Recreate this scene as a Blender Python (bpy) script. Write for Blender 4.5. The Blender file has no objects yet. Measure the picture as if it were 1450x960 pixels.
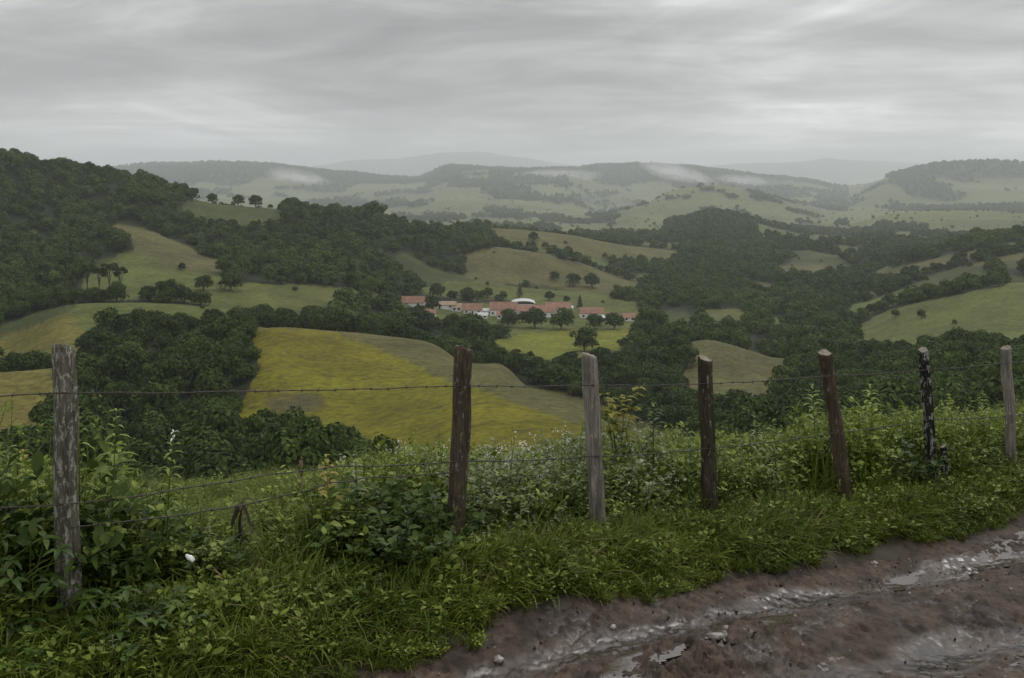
import bpy, math, random
import numpy as np
from mathutils import Vector
R = math.radians
rng = np.random.default_rng(7)
random.seed(7)
SC = bpy.context.scene
COL = SC.collection
F = 1410.0                      # focal length in pixels of the 1450 px wide photograph
HZ = 250.0                      # eye level row

def P(px, py, Y):               # a point Y metres ahead, seen at that pixel
    return np.array([(px - 725) / F * Y, Y, (HZ - py) / F * Y])

# ------------------------------------------------------------------ noise
def _h(ix, iy, s):
    n = (ix.astype(np.int64) * 374761393 + iy.astype(np.int64) * 668265263 + s * 974634777) & 0x7fffffff
    n = ((n ^ (n >> 13)) * 1274126177) & 0x7fffffff
    return ((n ^ (n >> 16)) & 0xffff) / 32767.5 - 1.0
def vnoise(x, y, s=0):
    x = np.asarray(x, float); y = np.asarray(y, float)
    ix = np.floor(x); iy = np.floor(y); fx = x - ix; fy = y - iy
    fx = fx * fx * fx * (fx * (fx * 6 - 15) + 10); fy = fy * fy * fy * (fy * (fy * 6 - 15) + 10)
    a = _h(ix, iy, s); b = _h(ix + 1, iy, s); c = _h(ix, iy + 1, s); d = _h(ix + 1, iy + 1, s)
    return (a * (1 - fx) + b * fx) * (1 - fy) + (c * (1 - fx) + d * fx) * fy
def fbm(x, y, s=0, o=4):
    v = 0; a = 1; t = 0
    x = np.asarray(x, float); y = np.asarray(y, float)
    for k in range(o):
        v = v + a * vnoise(x, y, s + k * 17); t += a
        x, y = 0.8 * x * 2.03 - 0.6 * y * 2.03 + 7.7, 0.6 * x * 2.03 + 0.8 * y * 2.03 + 3.1
        a *= .5
    return v / t
def sst(a, b, x):
    t = np.clip((x - a) / (b - a), 0, 1); return t * t * (3 - 2 * t)
def inpoly(poly, x, y):
    x = np.asarray(x, float); y = np.asarray(y, float); r = np.zeros(x.shape, bool)
    n = len(poly)
    for i in range(n):
        x0, y0 = poly[i]; x1, y1 = poly[(i + 1) % n]
        if y0 == y1: continue
        c = (y0 > y) != (y1 > y)
        r ^= c & (x < (x1 - x0) * (y - y0) / (y1 - y0) + x0)
    return r
def pchip(xk, yk, x):           # yk (n,) or (n,m) -> values at x
    xk = np.asarray(xk, float); yk = np.asarray(yk, float)
    h = np.diff(xk); hh = h.reshape((-1,) + (1,) * (yk.ndim - 1))
    d = np.diff(yk, axis=0) / hh
    m = np.zeros_like(yk)
    w1 = 2 * hh[1:] + hh[:-1]; w2 = hh[1:] + 2 * hh[:-1]
    same = d[1:] * d[:-1] > 0
    with np.errstate(divide='ignore', invalid='ignore'):
        hm = (w1 + w2) / (w1 / d[:-1] + w2 / d[1:])
    m[1:-1] = np.where(same, hm, 0); m[0] = d[0]; m[-1] = d[-1]
    i = np.clip(np.searchsorted(xk, x) - 1, 0, len(xk) - 2)
    t = (x - xk[i]) / h[i]
    t = t.reshape((-1,) + (1,) * (yk.ndim - 1)); hi = hh[i]
    t2 = t * t; t3 = t2 * t
    return (2*t3-3*t2+1)*yk[i] + (t3-2*t2+t)*hi*m[i] + (-2*t3+3*t2)*yk[i+1] + (t3-t2)*hi*m[i+1]

# ------------------------------------------------------------------ terrain
FAR = {   # far profile: rows (Y, py)
 0:   [(1500,320),(2000,318),(2700,285),(3300,248),(3700,262),(4100,275),(5000,246),(5900,262)],
 200: [(1500,320),(2000,318),(2700,280),(3300,236),(3700,255),(4100,275),(5000,247),(5900,262)],
 300: [(1500,320),(2000,316),(2700,275),(3300,232.5),(3700,255),(4100,275),(5000,246),(5900,262)],
 400: [(1500,320),(2000,316),(2700,282),(3300,235),(3700,255),(4100,275),(5000,241),(5900,262)],
 500: [(1500,325),(2000,316),(2700,288),(3300,245),(3700,262),(4100,275),(5000,230),(5900,262)],
 590: [(1500,330),(2000,318),(2500,295),(3300,256),(3700,268),(4100,275),(5000,222),(5900,262)],
 640: [(1500,335),(2000,318),(2500,290),(3300,238),(3700,258),(4100,275),(5000,217),(5900,262)],
 740: [(1500,338),(2000,318),(2500,292),(3300,239),(3700,258),(4100,275),(5000,225),(5900,262)],
 800: [(1500,340),(2000,320),(2500,292),(3300,241),(3700,260),(4100,275),(5000,237),(5900,262)],
 850: [(1500,342),(2000,322),(2350,302),(2700,296),(3300,236),(3700,258),(4100,275),(5000,242),(5900,262)],
 900: [(1500,344),(1900,322),(2350,292),(2700,292),(3300,236),(3700,258),(4100,275),(5000,242),(5900,262)],
 960: [(1500,345),(1800,312),(1900,312),(2100,312),(2400,266),(2700,282),(3300,237),(3700,258),(4100,275),(5000,242),(5900,262)],
 1010:[(1500,345),(1750,302),(1830,303),(2100,312),(2400,261),(2700,280),(3300,243),(3700,260),(4100,275),(5000,238),(5900,262)],
 1060:[(1500,345),(1750,312),(1850,314),(2100,316),(2400,271),(2700,284),(3300,248),(3700,262),(4100,275),(5000,233),(5900,262)],
 1150:[(1500,345),(1800,328),(2100,316),(2400,298),(2700,292),(3300,259),(3700,268),(4100,275),(5000,228),(5900,262)],
 1190:[(1500,345),(1800,330),(2100,318),(2400,308),(2700,296),(3300,266),(3700,272),(4100,275),(5000,227),(5900,262)],
 1270:[(1500,345),(1800,326),(2000,304),(2150,306),(2500,298),(2900,248),(3300,258),(3700,268),(4100,275),(5000,231),(5900,262)],
 1380:[(1500,342),(1800,326),(2000,300),(2150,303),(2500,290),(2900,233),(3300,250),(3700,262),(4100,275),(5000,238),(5900,262)],
 1450:[(1500,340),(1800,322),(2000,302),(2150,304),(2500,285),(2900,237),(3300,252),(3700,262),(4100,275),(5000,243),(5900,262)],
}
NEAR = {
 0:   [(25,690),(150,705),(215,650),(260,590),(300,530),(318,533),(370,515),(405,488),(450,452),(600,372),(740,285),(850,224),(1000,285),(1200,315)],
 100: [(25,700),(150,715),(220,655),(260,595),(300,522),(318,527),(380,470),(440,430),(455,434),(520,402),(600,366),(750,303),(880,240),(1000,280),(1200,315)],
 200: [(25,702),(150,725),(225,655),(300,560),(400,455),(440,427),(455,430),(500,412),(560,385),(620,357),(690,326),(720,326),(800,282),(900,257),(1020,285),(1200,318)],
 300: [(25,700),(150,725),(225,655),(300,562),(400,458),(430,436),(460,434),(510,415),(560,396),(610,377),(660,368),(760,328),(880,288),(1000,300),(1200,320)],
 400: [(25,686),(150,722),(225,650),(260,598),(330,502),(385,461),(420,466),(470,440),(520,420),(560,407),(650,376),(760,340),(900,297),(1020,308),(1200,322)],
 500: [(25,690),(150,720),(210,655),(260,595),(330,510),(395,467),(440,480),(520,440),(580,418),(640,402),(700,382),(800,347),(960,308),(1100,316),(1250,325)],
 600: [(25,692),(150,718),(200,655),(260,580),(330,512),(380,483),(440,500),(540,468),(620,450),(700,434),(750,409),(790,404),(850,380),(1000,332),(1080,328),(1250,332)],
 700: [(25,690),(150,700),(195,642),(260,562),(320,515),(370,550),(470,508),(560,480),(640,462),(700,445),(780,420),(830,401),(870,403),(920,384),(1000,349),(1050,351),(1150,332),(1250,323),(1350,335)],
 800: [(25,682),(150,690),(200,630),(270,563),(330,610),(440,535),(550,488),(640,464),(700,446),(780,426),(840,413),(880,412),(930,396),(1000,366),(1050,364),(1150,345),(1265,331),(1370,342)],
 900: [(25,672),(150,680),(220,610),(300,630),(420,540),(530,492),(620,470),(700,448),(800,426),(900,413),(970,402),(1050,396),(1150,370),(1290,348),(1380,352)],
 1000:[(25,662),(150,690),(250,640),(340,583),(400,530),(470,480),(500,484),(600,466),(700,446),(800,426),(950,402),(1100,382),(1250,364)],
 1100:[(25,650),(150,685),(250,640),(340,583),(420,525),(460,505),(490,506),(600,472),(700,448),(800,427),(950,403),(1100,383),(1300,362)],
 1200:[(25,625),(150,680),(250,620),(400,540),(520,490),(600,472),(700,450),(800,430),(950,406),(1100,386),(1300,362)],
 1300:[(25,620),(150,680),(250,600),(380,520),(470,484),(540,462),(640,426),(680,428),(800,400),(900,382),(1000,362),(1050,365),(1300,356)],
 1450:[(25,592),(150,665),(250,575),(380,502),(450,472),(540,432),(620,400),(660,404),(780,372),(900,347),(1000,333),(1120,350),(1300,350)],
}
NA, NY = 560, 600
AXP = np.linspace(-700, 2150, NA)               # azimuth expressed as pixel column
LY = np.linspace(math.log(9.0), math.log(37000.0), NY)
def build_table():
    ncols = sorted(NEAR); fcols = sorted(FAR)
    logn = LY[LY <= math.log(1300)]
    def cols(D, ly):
        out = []
        for c in sorted(D):
            r = D[c]
            yy = np.array([a if a <= 1500 else 1500 * (a / 1500) ** 2.35 for a, b in r], float); sl = np.array([HZ - b for a, b in r]) / F
            out.append(pchip(np.log(yy), sl, ly))
        return np.array(out)
    sn = cols(NEAR, np.clip(LY, math.log(25), math.log(1250)))
    sf = cols(FAR, np.clip(LY, math.log(1500), None))
    def across(cs, v):
        cs = [-1000] + cs + [2500]; v = np.vstack([v[:1], v, v[-1:]])
        return pchip(np.array(cs, float), v, AXP)
    sn = across(ncols, sn); sf = across(fcols, sf)
    w = sst(math.log(1200), math.log(1550), LY)[None, :]
    s = sn * (1 - w) + sf * w
    return s * np.exp(LY)[None, :]
TZ = build_table()
def zfar(x, y):
    y = np.maximum(np.asarray(y, float), 9.01); x = np.asarray(x, float)
    ia = np.clip((x / y * F + 725 - AXP[0]) / (AXP[1] - AXP[0]), 0, NA - 1.001)
    iy = np.clip((np.log(y) - LY[0]) / (LY[1] - LY[0]), 0, NY - 1.001)
    i = ia.astype(int); j = iy.astype(int); u = ia - i; v = iy - j
    z = (TZ[i, j]*(1-u) + TZ[i+1, j]*u)*(1-v) + (TZ[i, j+1]*(1-u) + TZ[i+1, j+1]*u)*v
    n1 = fbm(x / 70, y / 70, 3, 4) * 1.6 * sst(60, 250, y)
    n2 = fbm(x / 420, y / 420, 9, 4) * 11 * sst(1300, 2400, y) + fbm(x / 800, y / 1400, 13, 5) * 45 * sst(3000, 6000, y) + fbm(x/2600, y/2600, 5, 5) * 110 * sst(13000, 20000, y)
    return z + n1 + n2
# fence line frame: s along the fence (to the right and away), t beyond it
UX, UY = 0.8154, 0.5789
def st(x, y):
    yy = y - 7.09
    return x * UX + yy * UY, -x * UY + yy * UX
def xy(s, t):
    return s * UX - t * UY, s * UY + t * UX + 7.09
def edge_t(s):               # where the grass gives way to mud
    return np.interp(s, [-7, -3, -1.8, .9, 5.3, 9], [-1.15, -1.1, -1.03, -.70, -.64, -.64])
def tnorm(s, t):
    return np.where(t < 0, t * 1.15 / -edge_t(s), t)
def troad(s, t): return t - edge_t(s) - 1.15
def znear(x, y):
    s, t = st(x, y)
    s = np.asarray(s, float); t = np.asarray(t, float)
    z = pchip(np.array([-40, -16, -7, -3, -.5, 2, 3.7, 6.7, 12, 26, 60.]), np.array([-1.0, -1.9, -2.24, -2.44, -2.58, -2.90, -3.10, -3.30, -3.58, -4.2, -5.6]), s.ravel()).reshape(s.shape)
    tn = tnorm(s, t)
    z = z - .15 + 0.09 * sst(-1.35, -0.75, tn) + 0.06 * sst(-.8, 0, tn)
    z = z - 0.40 * np.maximum(t - 1.3, 0) ** 1.05
    return z
def zground(x, y):
    s, t = st(x, y)
    w = sst(4.0, 15.0, t)
    return znear(x, y) * (1 - w) + zfar(x, y) * w

# ------------------------------------------------------------------ object helpers
def tag(o, label=None, cat=None, group=None, kind=None):
    if label: o['label'] = label
    if cat: o['category'] = cat
    if group: o['group'] = group
    if kind: o['kind'] = kind
    return o
def empty(name, loc=(0, 0, 0), rz=0.0):
    o = bpy.data.objects.new(name, None); COL.objects.link(o)
    o.empty_display_size = .2; o.location = loc; o.rotation_euler = (0, 0, rz); return o
def grid_mesh(name, X, Yv, Z, mat, smooth=True):
    n, m = X.shape
    v = np.stack([X.ravel(), Yv.ravel(), Z.ravel()], 1)
    idx = np.arange(n * m).reshape(n, m)
    q = np.stack([idx[:-1, :-1].ravel(), idx[1:, :-1].ravel(), idx[1:, 1:].ravel(), idx[:-1, 1:].ravel()], 1)
    return np_mesh(name, v, q, mat, smooth)
def np_mesh(name, v, q, mat, smooth=True):
    me = bpy.data.meshes.new(name)
    k = q.shape[1]
    me.vertices.add(len(v)); me.vertices.foreach_set('co', v.astype(np.float32).ravel())
    me.loops.add(q.size); me.loops.foreach_set('vertex_index', q.astype(np.int32).ravel())
    me.polygons.add(len(q)); me.polygons.foreach_set('loop_start', np.arange(0, q.size, k, dtype=np.int32))
    if smooth: me.polygons.foreach_set('use_smooth', np.ones(len(q), bool))
    me.update(calc_edges=True); me.validate()
    if mat: me.materials.append(mat)
    return me
def vcol(me, arr, name='Col'):
    a = me.attributes.new(name, 'FLOAT_COLOR', 'POINT')
    c = np.ones((len(me.vertices), 4), np.float32); c[:, :arr.shape[1]] = arr
    a.data.foreach_set('color', c.ravel())
def vfloat(me, arr, name):
    a = me.attributes.new(name, 'FLOAT', 'POINT'); a.data.foreach_set('value', np.asarray(arr, np.float32))
def link(name, me, parent=None):
    o = bpy.data.objects.new(name, me); COL.objects.link(o)
    if parent: o.parent = parent
    return o

class MB:
    """collects geometry of one mesh: leaves, tubes, boxes, with a tint value per vertex"""
    def __init__(s): s.v = []; s.f = []; s.t = []; s.m = []; s.n = 0
    def add(s, v, f, tint=0.5, m=0):
        v = np.asarray(v, float); n0 = s.n
        s.v.append(v); s.n += len(v)
        s.t.append(np.full(len(v), tint) if np.isscalar(tint) else np.asarray(tint))
        for a in f: s.f.append(tuple(int(i) + n0 for i in a)); s.m.append(m)
    def tube(s, pts, rad, sides=6, tint=.5, m=0, cap=True):
        pts = np.asarray(pts, float); n = len(pts)
        rad = np.full(n, rad) if np.isscalar(rad) else np.asarray(rad)
        tg = np.gradient(pts, axis=0); tg /= np.linalg.norm(tg, axis=1)[:, None] + 1e-9
        ref = np.array([0, 0, 1.0]) if abs(tg[:, 2]).mean() < .8 else np.array([0, 1.0, 0])
        a = np.cross(tg, ref); a /= np.linalg.norm(a, axis=1)[:, None] + 1e-9
        b = np.cross(tg, a)
        an = np.arange(sides) * 2 * np.pi / sides
        v = pts[:, None] + rad[:, None, None] * (a[:, None] * np.cos(an)[None, :, None] + b[:, None] * np.sin(an)[None, :, None])
        f = []
        for i in range(n - 1):
            for k in range(sides):
                k2 = (k + 1) % sides
                f.append((i*sides+k, i*sides+k2, (i+1)*sides+k2, (i+1)*sides+k))
        if cap: f.append(tuple(range(sides - 1, -1, -1))); f.append(tuple((n-1)*sides + k for k in range(sides)))
        s.add(v.reshape(-1, 3), f, tint, m)
    def leaf(s, p, d, up, L, W, droop=.25, fold=.15, tint=.5, m=0):
        d = np.asarray(d, float); d = d / (np.linalg.norm(d) + 1e-9)
        sd = np.cross(d, up); sd /= np.linalg.norm(sd) + 1e-9
        nn = np.cross(sd, d)
        def c(t): return np.asarray(p) + d * L * t - np.array([0, 0, 1.]) * droop * L * t * t
        a, b, e = c(.33), c(.7), c(1.0)
        w = W / 2
        v = [p, a - sd*w + nn*fold*w, a, a + sd*w + nn*fold*w, b - sd*w*.72 + nn*fold*w, b, b + sd*w*.72 + nn*fold*w, e]
        s.add(v, [(0,2,1),(0,3,2),(1,2,5,4),(2,3,6,5),(4,5,7),(5,6,7)], tint, m)
    def box(s, c, sz, rz=0, tint=.5, m=0):
        x, y, z = np.asarray(sz) / 2.0
        v = np.array([(i*x, j*y, k*z) for i in (-1,1) for j in (-1,1) for k in (-1,1)])
        cz, sz_ = math.cos(rz), math.sin(rz)
        v = np.stack([v[:,0]*cz - v[:,1]*sz_, v[:,0]*sz_ + v[:,1]*cz, v[:,2]], 1) + np.asarray(c)
        s.add(v, [(0,1,3,2),(4,6,7,5),(0,4,5,1),(2,3,7,6),(0,2,6,4),(1,5,7,3)], tint, m)
    def mesh(s, name, mats, smooth=True):
        me = bpy.data.meshes.new(name)
        me.from_pydata(np.vstack(s.v).tolist(), [], s.f)
        for mm in (mats if isinstance(mats, (list, tuple)) else [mats]): me.materials.append(mm)
        me.polygons.foreach_set('material_index', np.array(s.m, np.int32))
        if smooth: me.polygons.foreach_set('use_smooth', np.ones(len(s.f), bool))
        vfloat(me, np.concatenate(s.t), 'tint'); me.update()
        return me

# ------------------------------------------------------------------ materials
def newmat(name):
    m = bpy.data.materials.new(name); m.use_nodes = True
    nt = m.node_tree; nt.nodes.clear()
    out = nt.nodes.new('ShaderNodeOutputMaterial')
    return m, nt, out
def nd(nt, typ, **kw):
    n = nt.nodes.new(typ)
    for k, v in kw.items():
        if k.startswith('i_'):
            key = k[2:]; n.inputs[int(key) if key.isdigit() else key.replace('_', ' ')].default_value = v
        else: setattr(n, k, v)
    return n
def mixrgb(nt, fac, a, b, blend='MIX'):
    n = nt.nodes.new('ShaderNodeMix'); n.data_type = 'RGBA'; n.blend_type = blend
    for sock, val in ((n.inputs[0], fac), (n.inputs[6], a), (n.inputs[7], b)):
        if hasattr(val, 'links') or isinstance(val, bpy.types.NodeSocket): nt.links.new(val, sock)
        else: sock.default_value = val if not isinstance(val, tuple) else (*val[:3], 1)
    return n.outputs[2]
def ramp(nt, sock, stops):
    r = nt.nodes.new('ShaderNodeValToRGB'); nt.links.new(sock, r.inputs[0])
    e = r.color_ramp.elements
    while len(e) < len(stops): e.new(.5)
    for el, (p, c) in zip(e, stops):
        el.position = p; el.color = (c, c, c, 1) if not isinstance(c, tuple) else (*c, 1)
    return r.outputs[0]
def noise(nt, vec, scale, detail=4, rough=.55, dist=0):
    n = nd(nt, 'ShaderNodeTexNoise'); n.inputs['Scale'].default_value = scale
    n.inputs['Detail'].default_value = detail; n.inputs['Roughness'].default_value = rough
    n.inputs['Distortion'].default_value = dist
    if vec is not None: nt.links.new(vec, n.inputs['Vector'])
    return n.outputs['Fac']
def mapping(nt, vec, scale=(1,1,1), rot=(0,0,0), loc=(0,0,0)):
    m = nd(nt, 'ShaderNodeMapping'); nt.links.new(vec, m.inputs[0])
    m.inputs['Scale'].default_value = scale; m.inputs['Rotation'].default_value = rot; m.inputs['Location'].default_value = loc
    return m.outputs[0]

def foliage_mat(name, c0, c1, c2, rough=.5, trans=.25, spec=.4, patch=.011):
    """leaf colour: per-instance random between c0 and c1, leaf tint towards c2"""
    m, nt, out = newmat(name); L = nt.links.new
    oi = nd(nt, 'ShaderNodeObjectInfo')
    at = nd(nt, 'ShaderNodeAttribute', attribute_name='tint')
    ln = noise(nt, oi.outputs['Location'], patch, 3, .55)
    rf = nd(nt, 'ShaderNodeMath', operation='ADD'); L(ramp(nt, ln, [(.35, 0.0), (.65, .55)]), rf.inputs[0])
    r5 = nd(nt, 'ShaderNodeMath', operation='MULTIPLY'); L(oi.outputs['Random'], r5.inputs[0]); r5.inputs[1].default_value = .5; L(r5.outputs[0], rf.inputs[1])
    base = mixrgb(nt, rf.outputs[0], c0, c1)
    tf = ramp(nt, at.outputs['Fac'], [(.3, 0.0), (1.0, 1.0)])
    base = mixrgb(nt, tf, base, c2)  # high tints, as on upper weed leaves, put highlights into the colour
    dk = ramp(nt, at.outputs['Fac'], [(0.0, .28), (.42, 1.0)])  # low tints painted darker to deepen the shade among the leaves
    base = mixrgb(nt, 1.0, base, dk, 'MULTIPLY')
    p = nd(nt, 'ShaderNodeBsdfPrincipled'); L(base, p.inputs['Base Color'])
    p.inputs['Roughness'].default_value = rough; p.inputs['Specular IOR Level'].default_value = spec
    if trans > 0:
        t = nd(nt, 'ShaderNodeBsdfTranslucent'); L(base, t.inputs['Color'])
        ms = nd(nt, 'ShaderNodeMixShader'); ms.inputs[0].default_value = trans
        L(p.outputs[0], ms.inputs[1]); L(t.outputs[0], ms.inputs[2]); L(ms.outputs[0], out.inputs[0])
    else: L(p.outputs[0], out.inputs[0])
    return m
def plain(name, c, rough=.7, nscale=0, namp=.3, spec=.3, bump=0):
    m, nt, out = newmat(name); L = nt.links.new
    p = nd(nt, 'ShaderNodeBsdfPrincipled'); p.inputs['Roughness'].default_value = rough
    p.inputs['Specular IOR Level'].default_value = spec
    if nscale:
        tc = nd(nt, 'ShaderNodeTexCoord')
        n = noise(nt, tc.outputs['Object'], nscale, 5, .6)
        f = ramp(nt, n, [(.3, 1 - namp), (.7, 1 + namp * .6)])
        L(mixrgb(nt, 1.0, c, f, 'MULTIPLY'), p.inputs['Base Color'])
        if bump:
            b = nd(nt, 'ShaderNodeBump'); b.inputs['Strength'].default_value = bump; b.inputs['Distance'].default_value = .02
            L(n, b.inputs['Height']); L(b.outputs[0], p.inputs['Normal'])
    else: p.inputs['Base Color'].default_value = (*c, 1)
    L(p.outputs[0], out.inputs[0]); return m

M = {}
M['crown'] = foliage_mat('tree_leaves', (.016, .030, .007), (.074, .122, .020), (.098, .132, .030), .7, .10, .06)
M['crown_pale'] = foliage_mat('pale_tree_leaves', (.070, .082, .036), (.090, .1, .045), (.12, .13, .05), .65, .15, .12)
M['crown_hill'] = foliage_mat('hill_tree_leaves', (.022, .044, .010), (.098, .150, .030), (.11, .14, .04), .7, .10, .06, .008)
M['bark'] = plain('bark', (.075, .06, .045), .85, 3, .4)
M['weed'] = foliage_mat('weed_leaves', (.034, .070, .007), (.150, .205, .020), (.30, .36, .085), .48, .24, .14, 1.1)
M['weed_mid'] = foliage_mat('broad_weed_leaves', (.036, .078, .009), (.080, .130, .016), (.15, .20, .04), .45, .2, .25, 1.1)
M['weed_dark'] = foliage_mat('dark_weed_leaves', (.022, .050, .008), (.045, .082, .012), (.10, .14, .03), .46, .2, .14, 1.1)
M['weed_grey'] = foliage_mat('grey_weed_leaves', (.08, .115, .038), (.13, .165, .055), (.28, .31, .16), .45, .28, .3, 1.1)
M['grass'] = foliage_mat('grass_blades', (.056, .098, .008), (.140, .182, .018), (.27, .29, .07), .5, .22, .14, 1.1)
M['dry'] = foliage_mat('dry_stalks', (.17, .12, .055), (.24, .18, .085), (.38, .30, .18), .6, .2, .2)
M['yellow'] = foliage_mat('yellow_leaves', (.23, .18, .015), (.28, .22, .02), (.36, .30, .05), .45, .3, .3)
M['yellow_green'] = foliage_mat('yellow_green_leaves', (.16, .165, .012), (.22, .21, .02), (.32, .30, .05), .5, .3, .15)
M['flower'] = foliage_mat('small_pale_flowers', (.5, .5, .42), (.6, .6, .5), (.75, .75, .68), .6, .2, .3)

def terrain_mat():
    m, nt, out = newmat('hillside'); L = nt.links.new
    tc = nd(nt, 'ShaderNodeTexCoord'); at = nd(nt, 'ShaderNodeAttribute', attribute_name='Col')
    o = tc.outputs['Object']
    n1 = noise(nt, o, .035, 6, .7); n2 = noise(nt, mapping(nt, o, (.85, 1, 1), (0, 0, .3)), .42, 6, .72); n3 = noise(nt, o, .010, 4, .55); n4 = noise(nt, o, .22, 3, .6)
    c = mixrgb(nt, 1.0, at.outputs['Color'], ramp(nt, n1, [(.32, .62), (.68, 1.25)]), 'MULTIPLY')
    c = mixrgb(nt, 1.0, c, ramp(nt, n2, [(.36, .55), (.60, 1.15)]), 'MULTIPLY')
    c = mixrgb(nt, ramp(nt, n4, [(.60, 0.0), (.70, .7)]), c, (.035, .045, .014))
    c = mixrgb(nt, ramp(nt, n3, [(.42, 0.0), (.70, .75)]), c, mixrgb(nt, 1.0, c, (1.0, .88, .9), 'MULTIPLY'))
    p = nd(nt, 'ShaderNodeBsdfPrincipled'); L(c, p.inputs['Base Color'])
    p.inputs['Roughness'].default_value = .85; p.inputs['Specular IOR Level'].default_value = .1
    b = nd(nt, 'ShaderNodeBump'); b.inputs['Strength'].default_value = .6; b.inputs['Distance'].default_value = 1.0
    L(n2, b.inputs['Height']); L(b.outputs[0], p.inputs['Normal'])
    L(p.outputs[0], out.inputs[0]); return m
M['terrain'] = terrain_mat()

def mud_mat():
    m, nt, out = newmat('wet_mud'); L = nt.links.new
    tc = nd(nt, 'ShaderNodeTexCoord'); o = tc.outputs['Object']
    at = nd(nt, 'ShaderNodeAttribute', attribute_name='wet')
    n1 = noise(nt, o, 2.2, 6, .65); n2 = noise(nt, o, 38, 5, .7); n3 = noise(nt, o, 11, 5, .65)
    c = mixrgb(nt, ramp(nt, n1, [(.35, 0.0), (.65, 1.0)]), (.026, .0178, .0128), (.086, .060, .044))
    c = mixrgb(nt, 1.0, c, ramp(nt, n3, [(.35, .5), (.65, 1.25)]), 'MULTIPLY')
    c = mixrgb(nt, ramp(nt, n2, [(.62, 0.0), (.75, .7)]), c, (.095, .072, .055))
    c = mixrgb(nt, at.outputs['Fac'], c, mixrgb(nt, 1.0, c, (.55, .55, .55), 'MULTIPLY'))
    p = nd(nt, 'ShaderNodeBsdfPrincipled'); L(c, p.inputs['Base Color'])
    rg = nd(nt, 'ShaderNodeMapRange'); L(at.outputs['Fac'], rg.inputs[0])
    rg.inputs[3].default_value = .72; rg.inputs[4].default_value = .18
    L(rg.outputs[0], p.inputs['Roughness']); L(ramp(nt, at.outputs['Fac'], [(0.0, .18), (.8, .6)]), p.inputs['Specular IOR Level'])
    b = nd(nt, 'ShaderNodeBump'); b.inputs['Strength'].default_value = .45; b.inputs['Distance'].default_value = .010
    mm = nd(nt, 'ShaderNodeMath', operation='MULTIPLY'); mm.inputs[1].default_value = 1
    iv = nd(nt, 'ShaderNodeMath', operation='SUBTRACT'); iv.inputs[0].default_value = 1.05; L(at.outputs['Fac'], iv.inputs[1])
    ad = nd(nt, 'ShaderNodeMath', operation='ADD'); L(n2, ad.inputs[0]); L(n3, ad.inputs[1])
    L(ad.outputs[0], mm.inputs[0]); L(iv.outputs[0], mm.inputs[1])
    L(mm.outputs[0], b.inputs['Height']); L(b.outputs[0], p.inputs['Normal'])
    L(p.outputs[0], out.inputs[0]); return m
M['mud'] = mud_mat()

def soil_mat():
    m, nt, out = newmat('verge_soil'); L = nt.links.new
    tc = nd(nt, 'ShaderNodeTexCoord'); o = tc.outputs['Object']
    n1 = noise(nt, o, 3.5, 6, .7)
    c = mixrgb(nt, ramp(nt, n1, [(.35, 0.0), (.65, 1.0)]), (.030, .024, .015), (.050, .040, .025))
    p = nd(nt, 'ShaderNodeBsdfPrincipled'); L(c, p.inputs['Base Color']); p.inputs['Roughness'].default_value = .8
    b = nd(nt, 'ShaderNodeBump'); b.inputs['Distance'].default_value = .05; L(n1, b.inputs['Height']); L(b.outputs[0], p.inputs['Normal'])
    L(p.outputs[0], out.inputs[0]); return m
M['soil'] = soil_mat()

def wood_mat(name, c0, c1, lichen, lcol=(.50, .52, .46), moss=0.0):
    m, nt, out = newmat(name); L = nt.links.new
    tc = nd(nt, 'ShaderNodeTexCoord'); o = tc.outputs['Object']
    g = noise(nt, mapping(nt, o, (1, 1, .06)), 75, 6, .7, .3)
    g2 = noise(nt, mapping(nt, o, (1, 1, .25)), 14, 5, .6)
    c = mixrgb(nt, ramp(nt, g, [(.3, 0.0), (.7, 1.0)]), c0, c1)
    c = mixrgb(nt, 1.0, c, ramp(nt, g2, [(.3, .45), (.65, 1.2)]), 'MULTIPLY')
    if moss: c = mixrgb(nt, ramp(nt, noise(nt, o, 5, 5, .6), [(.5, 0.0), (.7, moss)]), c, (.045, .055, .02))
    ln = noise(nt, mapping(nt, o, (1, 1, .45)), 34, 6, .68, .5); l2 = noise(nt, o, 110, 4, .65)
    lf = ramp(nt, ln, [(.655 - .13 * lichen, 0.0), (.72 - .13 * lichen, 1.0)])
    c = mixrgb(nt, mixrgb(nt, 1.0, lf, ramp(nt, l2, [(.38, .25), (.6, 1.0)]), 'MULTIPLY'), c, lcol)
    p = nd(nt, 'ShaderNodeBsdfPrincipled'); L(c, p.inputs['Base Color'])
    p.inputs['Roughness'].default_value = .8; p.inputs['Specular IOR Level'].default_value = .15
    b = nd(nt, 'ShaderNodeBump'); b.inputs['Strength'].default_value = .8; b.inputs['Distance'].default_value = .006
    L(g, b.inputs['Height']); L(b.outputs[0], p.inputs['Normal'])
    L(p.outputs[0], out.inputs[0]); return m
M['cut'] = plain('cut_post_top', (.22, .19, .15), .8, 40, .5)
M['wire'] = plain('rusty_wire', (.060, .050, .042), .55, 60, .5)
M['plaster'] = plain('white_plaster', (.84, .83, .80), .8, .6, .12)
M['tile'] = plain('terracotta_tile', (.27, .152, .108), .85, .5, .35)
M['tile_pale'] = plain('faded_tile', (.33, .25, .17), .85, .5, .3)
M['white_roof'] = plain('white_sheet_roof', (.52, .53, .53), .6, .8, .25)
M['glass_dark'] = plain('dark_window_glass', (.02, .022, .025), .2)
M['stone'] = plain('wet_stone', (.22, .19, .17), .35, 12, .4, .5, .4)
M['white'] = plain('white_plastic', (.75, .75, .73), .4, 8, .15)
M['deadwood'] = plain('dark_dead_stem', (.040, .028, .02), .8, 25, .5)

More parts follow.
